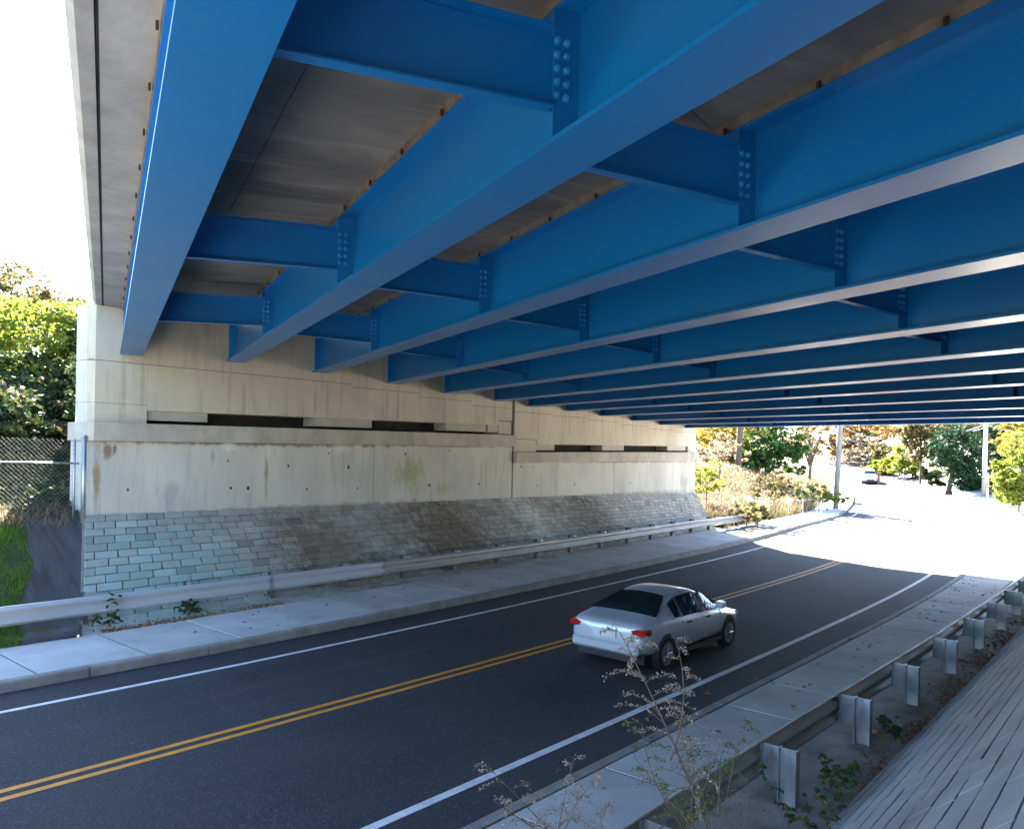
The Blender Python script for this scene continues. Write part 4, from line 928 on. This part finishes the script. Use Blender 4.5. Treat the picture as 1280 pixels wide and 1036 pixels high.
# ------------------------------------------------------------------ poles, wires, markers
def pole(name, label, px, depth, r, hh, mat, lean=0, cat='pole'):
    g = ground(px, depth); root = thing(name, label, cat, g)
    m = MB(); m.tube([(g[0], g[1], g[2] - .3), (g[0] + lean * .5, g[1] - lean * .4, g[2] + hh * .5), (g[0] + lean, g[1] - lean * .8, g[2] + hh)], [r, r * .9, r * .75], 10); m.build('shaft', mat, root, smooth=True)
    return root, Vector((g[0] + lean, g[1] - lean * .8, g[2] + hh))
def arm(root, top, d):
    m = MB(); a = Vector((top.x, top.y, top.z - .7)); dv = Vector((-d[1], d[0], 0)).normalized() * 1.2
    m.tube([a - dv, a + dv], .06, 4); m.build('crossarm', 'pole', root)
p1, t1 = pole('utility_pole', 'grey utility pole at the sidewalk bend left of the far car', 1046, 68, .26, 10, 'pole', .3)
p2, t2 = pole('utility_pole', 'pale utility pole in front of the tall evergreen', 1231, 78, .24, 9, 'palepole', .1)
p3, t3 = pole('utility_pole', 'dark distant utility pole right of the street bend', 1117, 150, .25, 9, 'pole')
p4, t4 = pole('utility_pole', 'second dark distant pole beside the farthest one', 1124, 165, .25, 9, 'pole')
p5, t5 = pole('leaning_trunk', 'dark bare trunk standing left of the green maple', 923, 70, .28, 9, 'bark', .2, 'tree')
for r_, t_ in ((p1, t1), (p2, t2), (p3, t3), (p4, t4)): arm(r_, t_, (1, .4))
def wirerun(name, label, a, b, sag, r=.035):
    m = MB(); a, b = Vector(a), Vector(b); pts = []
    for k in range(15):
        t = k / 14; p = a.lerp(b, t); p.z -= sag * 4 * t * (1 - t); pts.append(p)
    m.tube(pts, r, 5, False); tag(m.build(name, 'cable'), label, 'cable', 'overhead cables')
wirerun('overhead_cable', 'pale overhead cable from the pale pole towards the evergreens', at(1231, 531, 78), at(1060, 552, 150), 1.5)
wirerun('overhead_cable', 'lower pale cable sagging across the far street', at(1231, 535, 78), at(1085, 547, 140), .9)
wirerun('overhead_cable', 'pale overhead cable leaving the pale pole to the right', at(1231, 531, 78), at(1400, 540, 76), .8)
wirerun('overhead_cable', 'cable running from the grey pole up the far street', at(1048, 530, 68), at(1116, 538, 150), 1.2)
wirerun('overhead_cable', 'lower cable from the grey pole to the distant poles', at(1036, 538, 68), at(1120, 541, 150), 1.6)
g = ground(1028, 62); root = thing('marker_post', 'thin white roadside marker post with an orange top', 'post', g)
m = MB(); m.tube([(g[0], g[1], g[2] - .2), (g[0], g[1], g[2] + 1.7)], .05, 8); m.build('shaft', 'palepole', root)
m = MB(); m.tube([(g[0], g[1], g[2] + 1.7), (g[0], g[1], g[2] + 2.25)], .075, 8); m.build('orange_band', 'orange', root)
g = ground(1236, 74); root = thing('marker_post', 'slim white marker post beside the pale utility pole', 'post', g)
m = MB(); m.tube([(g[0], g[1], g[2] - .2), (g[0], g[1], g[2] + 2.6)], .07, 8); m.build('shaft', 'white', root)
m = MB(); m.tube([(g[0], g[1], g[2] + 2.601), (g[0], g[1], g[2] + 2.7)], [.08, .03], 8); m.build('cap', 'palepole', root)
g = ground(1099, 92); root = thing('wooden_post', 'short brown wooden post at the edge of the far road', 'post', g)
m = MB(); m.box(g[0] - .12, g[0] + .12, g[1] - .12, g[1] + .12, g[2] - .2, g[2] + 1.1); m.build('shaft', 'wood', root)
m = MB(); m.box(g[0] - .3, g[0] + .3, g[1] - .2, g[1] + .2, g[2] + 1.101, g[2] + 1.45); m.build('box', 'wood', root)
fp = []
for (px, d) in ((918, 50), (938, 52), (963, 54), (987, 55), (1005, 57), (1023, 59)):
    fp.append(ground(px, d))
fence('chain_link_fence', 'low chain link fence half hidden in the bank grass beyond the bridge', fp, 1.55, [(p, 1.5, .028) for p in fp], .002, (1.45,), .16, .015)

# ------------------------------------------------------------------ cars
def car(name, label, loc, yaw, pitch, paint, kind):
    """x forward, y left, origin on the ground under the middle; local coordinates"""
    root = thing(name, label, 'car', loc); root.rotation_euler = (0, pitch, yaw)
    L, W = 4.6, .9
    # stations: x, half width, z bottom, z belt, z roof (== belt where there is no cabin), roof half width
    if kind == 'suv':
        ST = [(-2.28, .78, .45, .80, .82, .70), (-2.2, .86, .36, .95, 1.02, .74), (-2.05, .90, .30, 1.02, 1.42, .62), (-1.75, .91, .28, 1.04, 1.60, .62), (-1.0, .92, .27, 1.03, 1.66, .63), (-.1, .92, .27, 1.01, 1.66, .63), (.45, .92, .27, 1.0, 1.58, .62), (1.15, .91, .27, .99, 1.04, .70), (1.75, .89, .28, .90, .94, .70), (2.1, .82, .32, .80, .83, .66), (2.27, .70, .42, .66, .69, .55)]
    else:
        ST = [(-2.3, .74, .45, .82, .86, .64), (-2.2, .84, .34, .92, .98, .72), (-1.75, .89, .28, .97, 1.03, .70), (-1.25, .90, .26, .96, 1.22, .62), (-.75, .91, .25, .94, 1.40, .58), (-.1, .91, .25, .93, 1.45, .58), (.45, .91, .25, .92, 1.38, .57), (1.1, .90, .25, .90, .97, .66), (1.7, .87, .27, .80, .86, .66), (2.12, .80, .30, .70, .74, .62), (2.3, .66, .40, .58, .61, .5)]
    m = MB(); rows = []
    for (x, w, zb, zs, zt, wr) in ST:
        half = [(0, zb), (w * .8, zb), (w * .97, zb + .12), (w, lerp(zb, zs, .5)), (w * .985, zs - .06), (w * .94, zs), (lerp(w * .94, wr, .9), lerp(zs, zt, .88)), (wr * .8, lerp(zs, zt, .985)), (0, zt)]
        ring = [(x, -y, z) for y, z in half] + [(x, y, z) for y, z in half[-2:0:-1]]
        rows.append(ring + [ring[0]])
    m.grid(rows); n = len(rows[0]); o = len(m.v) - n
    m.f.append(tuple(range(n - 1))[::-1]); m.f.append(tuple(o + k for k in range(n - 1)))
    body = m.build('body', paint, root, local=True, smooth=True)
    sb = body.modifiers.new('sub', 'SUBSURF'); sb.levels = 2; sb.render_levels = 2
    def stat(x):
        xs = [s[0] for s in ST]; return [float(np.interp(x, xs, [s[k] for s in ST])) for k in range(6)]
    def side(x, f, sgn, out=.012):                       # point on the cabin side, f 0 belt .. 1 roof
        _, w, zb, zs, zt, wr = stat(x); return (x, sgn * (lerp(w * .93, lerp(w * .94, wr, .9), f) + out), lerp(zs + .02, lerp(zs, zt, .86), f))
    cab0, cab1 = (-1.95, 1.0) if kind == 'suv' else (-1.3, 1.0)
    wins = [(cab0 + .25, -.78), (-.70, .08), (.16, cab1 - .12)]
    for sgn in (-1, 1):
        for (a, b) in wins:
            mm = MB(); rr = []
            for x in samples(a, b, .12): rr.append([side(x, f, sgn) for f in (.02, .35, .7, .96)])
            mm.grid(rr); mm.build('side_window', 'glass', root, local=True)
        mm = MB()
        for x in (-.74, .12):                            # pillars between the windows
            p = [side(x + e, f, sgn, .016) for f, e in ((0, -.03), (0, .03), (1, .03), (1, -.03))]; mm.quad(*p)
        mm.build('door_pillar', 'plastic', root, local=True)
        mm = MB(); mm.box(.62, .82, sgn * 1.0 - .09, sgn * 1.0 + .09, .98, 1.12); mi = mm.build('wing_mirror', paint, root, local=True); bv = mi.modifiers.new('b', 'BEVEL'); bv.width = .03; bv.segments = 2
        for x in (-.62, .25):
            mm = MB(); y = stat(x)[1] * .99 * sgn; mm.box(x, x + .2, y - .015, y + .02, .82, .85); mm.build('door_handle', 'plastic', root, local=True)
        for x in (.98, .1, -.78):
            _, w_, zb_, zs_, zt_, wr_ = stat(x); mm = MB()
            mm.tube([(x, sgn * (w_ * .955), zb_ + .12), (x, sgn * w_ * .985, lerp(zb_, zs_, .5)), (x, sgn * w_ * .975, zs_ - .06), (x, sgn * w_ * .935, zs_ - .01)], .007, 4, False); mm.build('door_seam', 'plastic', root, local=True)
        mm = MB(); mm.box(-1.0, 1.0, sgn * .895 - .02, sgn * .895 + .025, .25, .33); mm.build('sill_trim', 'plastic', root, local=True)
    def end_glass(x0, x1, name, k):
        mm = MB(); rr = []
        for i in range(5):
            x = lerp(x0, x1, i / 4); _, w, zb, zs, zt, wr = stat(x)
            hw = lerp(w * .86, wr * .82, i / 4)
            rr.append([(x + k * .03, hw * f, zt + .015 - .03 * abs(f) ** 2) for f in (-1, -.5, 0, .5, 1)])
        mm.grid(rr); mm.build(name, 'glass', root, local=True)
    if kind == 'suv': end_glass(-2.18, -1.85, 'rear_window', -1); end_glass(1.08, .55, 'windscreen', 1)
    else: end_glass(-1.65, -.85, 'rear_window', -1); end_glass(1.05, .5, 'windscreen', 1)
    for sgn in (-1, 1):
        mm = MB(); mm.box(-2.275, -2.0, sgn * .71 - .17, sgn * .71 + .165, .75, .88); o = mm.build('tail_light', 'redlens', root, local=True); bv = o.modifiers.new('b', 'BEVEL'); bv.width = .03
        mm = MB(); mm.box(2.0, 2.2, sgn * .62 - .16, sgn * .62 + .16, .58, .72); o = mm.build('headlight', 'lens', root, local=True); bv = o.modifiers.new('b', 'BEVEL'); bv.width = .04
    mm = MB(); mm.box(-2.0, 2.0, -.72, .72, .17, .34); mm.build('underbody_shade', 'plastic', root, local=True)  # dark plate added to deepen the weak contact shadow
    mm = MB(); mm.box(2.18, 2.31, -.42, .42, .42, .58); mm.build('grille', 'plastic', root, local=True)
    mm = MB(); mm.box(-2.345, -2.15, -.76, .76, .38, .60); o = mm.build('rear_bumper', paint, root, local=True); o.modifiers.new('b', 'BEVEL').width = .05
    mm = MB(); mm.box(-2.33, -2.2, -.6, .6, .27, .379); mm.build('lower_valance', 'plastic', root, local=True)
    mm = MB(); mm.box(-2.325, -2.25, -.26, .26, .66, .8); mm.build('number_plate', 'plate', root, local=True)
    for x in (-1.42, 1.42):
        for sgn in (-1, 1):
            mm = MB(); mm.tube([(x, sgn * .85, .36), (x, sgn * .893, .36)], .36, 24); mm.build('wheel_arch', 'plastic', root, local=True)
            wroot = MB(); wroot.tube([(x, sgn * .70, .33), (x, sgn * .73, .33), (x, sgn * .88, .33), (x, sgn * .902, .33)], [.29, .325, .325, .29], 28)
            wo = wroot.build('wheel', 'rubber', root, local=True)
            rm = MB(); rm.tube([(x, sgn * .899, .33), (x, sgn * .905, .33)], .225, 24)
            for k in range(5):
                a = 2 * math.pi * k / 5; rm.tube([(x, sgn * .905, .33), (x + .2 * math.cos(a), sgn * .905, .33 + .2 * math.sin(a))], .014, 5)
            rm.build('rim', 'rim', wo, local=True)
    return root
cx_, cy_ = 15.1, 8.25
car('moving_car', 'pale silver sedan driving away under the bridge', (cx_, cy_, zr(cx_, cy_)), 0, math.atan(.0198), 'silver', 'sedan')
cx_, cy_ = 100.5, interp(100.5, YL) - 2.4
car('approaching_car', 'pale car coming down the far street beyond the bridge', (cx_, cy_, zr(cx_, cy_)), math.pi + .35, .07, 'carwhite', 'suv')

# ------------------------------------------------------------------ weeds and leaves near the camera
def stalk(root, base, top, bend, r0, sprays, leafm, stemm, seed, spread, tuft, leafsize, start=.35, droop=.2):
    rg = np.random.default_rng(seed); b, t = Vector(base), Vector(top)
    def P(u): return b.lerp(t, u) + Vector(bend) * (4 * u * (1 - u))
    st = MB(); st.tube([P(k / 10) for k in range(11)], [lerp(r0, r0 * .3, k / 10) for k in range(11)], 6)
    lv = MB(); tw = MB()
    for k in range(sprays):
        u = start + (1 - start) * k / max(1, sprays - 1); s = P(u)
        a = rg.uniform(0, 2 * math.pi) if k % 2 else rg.uniform(0, 2 * math.pi)
        ln = spread * (1.1 - u * .75) * rg.uniform(.6, 1.2)
        d = Vector((math.cos(a), math.sin(a), rg.uniform(.1, .6))).normalized()
        pts = []
        for j in range(7):
            q = j / 6; pts.append(s + d * ln * q + Vector((0, 0, ln * (.35 * q - (.35 + droop) * q * q))))
        tw.tube(pts, [r0 * .3 * (1 - .75 * j / 6) for j in range(7)], 4, False)
        for j in range(tuft):
            q = .15 + .85 * (j + .5) / tuft; i0 = min(5, int(q * 6)); p = pts[i0].lerp(pts[i0 + 1], q * 6 - i0)
            leaves(lv, tuple(p + Vector((0, 0, .004))), (.014, .014, .012), 3, leafsize)
    so_ = st.build('stem', stemm, root, smooth=True); tw_ = tw.build('twigs', stemm, root); tw_['kind'] = 'stuff'
    lo_ = lv.build('seed_tufts', leafm, root); lo_['kind'] = 'stuff'
w = thing('dried_weed', 'tall dried weed with grey feathery seed sprays in front of the white edge line', 'weed', (4.2, 1.55, .9))
tp = at(775, 790, 3.1); bs = at(905, 1100, 3.2)
stalk(w, bs, tp, (.02, -.02, .0), .0065, 26, L_DRYB, 'twig', 3, .36, 22, .0055, .3, .25)
w2s = at(845, 800, 3.15)
stalk(w, at(838, 950, 3.15), w2s, (.03, -.03, 0), .004, 10, L_DRYB, 'twig', 5, .14, 14, .0055, .25, .3)
def weed(name, label, px, py, d, hpx, n, lm, seed, spread, cat='weed', sz=.014):
    wide = min(90, hpx * .75)
    r = thing(name, label, cat, tuple(at(px, py, d)))
    rg = np.random.default_rng(seed)
    for k in range(n):
        tx = px + rg.uniform(-wide, wide); ty = py - hpx * rg.uniform(.5, 1.05)
        stalk(r, at(px + rg.uniform(-25, 25), py, d), at(tx, ty, d + rg.uniform(-.3, .3)), (rg.uniform(-.05, .05), rg.uniform(-.05, .05), 0), .0035, 9, lm, 'twig', seed + k, spread, 9, sz, .2, .4)
weed('low_weed', 'tangle of green and grey weeds around the foot of the dried weed', 870, 1060, 3.3, 200, 8, L_WEED, 11, .24, sz=.006)
weed('low_weed', 'sparse weed stems rising at the bottom edge left of the dried weed', 690, 1065, 3.3, 110, 6, L_DRYB, 31, .2, sz=.006)
weed('low_weed', 'green leafy weed at the foot of the nearest guardrail post', 1000, 1050, 6.2, 100, 4, L_VINE, 51, .18, sz=.018)
weed('low_weed', 'green vine sprawling from the second guardrail post', 1112, 925, 11.2, 35, 3, L_VINE, 71, .22, sz=.022)
weed('low_weed', 'dark green sprig growing in the strip between the two nearest posts', 1045, 985, 8.6, 40, 4, L_VINE, 91, .16, sz=.022)
weed('low_weed', 'thorny green weed growing behind the far guardrail beside the gutter', 120, 790, 17.0, 45, 6, L_VINE, 111, .3, sz=.03)
weed('low_weed', 'small green weed in the joints under the far guardrail', 232, 768, 18.3, 22, 4, L_VINE, 131, .22, sz=.03)
# fallen leaves, each its own
lm_ = []
for k in range(4):
    m = MB(); n_ = 9; pr = [(1, 0), (.55, .3), (.7, .65), (.2, .5), (-.25, .75), (-.35, .4), (-1, 0)]
    pts = [(x * .05, y * .05, .012 * math.sin(x * 3 + k) + .016 * abs(y)) for x, y in pr] + [(x * .05, -y * .05, .012 * math.cos(x * 2 + k) + .02 * abs(y)) for x, y in pr[-2:0:-1]]
    c = [(0, 0, .004)]
    nn_ = len(pts); m.add(pts + c, [(i, (i + 1) % nn_, nn_) for i in range(nn_)])
    me = bpy.data.meshes.new('fallen_leaf'); me.from_pydata(m.v, [], m.f)
    me.materials.append(mk('dead_leaf_%s' % 'abcd'[k], [(.20, .07, .025), (.30, .14, .035), (.11, .05, .025), (.40, .24, .04)][k], [(.28, .11, .03), (.36, .2, .05), (.16, .08, .04), (.5, .32, .06)][k], scale=30, rough=.8)); lm_.append(me)
def leaf(x, y, z, s, label, group):
    o = bpy.data.objects.new('fallen_leaf', lm_[int(rng.choice([0, 0, 1, 2, 2, 2, 3]))]); COL.objects.link(o)
    o.location = (x, y, z); o.rotation_euler = (rng.uniform(-.3, .3), rng.uniform(-.3, .3), rng.uniform(0, 6.28)); o.scale = (s, s, s)
    tag(o, label, 'leaf', group)
for _ in range(95):
    x = 5.5 + rng.random() ** .8 * 29; y = rng.uniform(ysr(x) + .05, yr(x) - .1); leaf(x, y, zr(x, y) + .135, rng.uniform(.6, 1.2), 'dry brown leaf lying on the near sidewalk slabs', 'leaves fallen on the near sidewalk')
for _ in range(16):
    x = 6 + rng.random() * 16; y = rng.uniform(yr(x) + .05, yr(x) + .8); leaf(x, y, zr(x, y) + .01, rng.uniform(.7, 1.2), 'dry leaf lying on the asphalt by the near kerb', 'leaves fallen on the asphalt')
for _ in range(60):
    x = float(rng.choice(PX[1:9])) + rng.normal() * .55 + .5; y = rng.uniform(2.72, 3.35); leaf(x, y, zr(x, 4) + .108 + rng.random() * .03, rng.uniform(.7, 1.4), 'dead leaf heaped in the strip behind the guardrail posts', 'leaves heaped behind the guardrail')
for _ in range(30):
    x = 8 + rng.random() * 22; y = rng.uniform(yl(x) + .3, ysl(x) - .05); leaf(x, y, zr(x, y) + .172, rng.uniform(.7, 1.2), 'dry leaf lying on the far sidewalk slabs', 'leaves fallen on the far sidewalk')
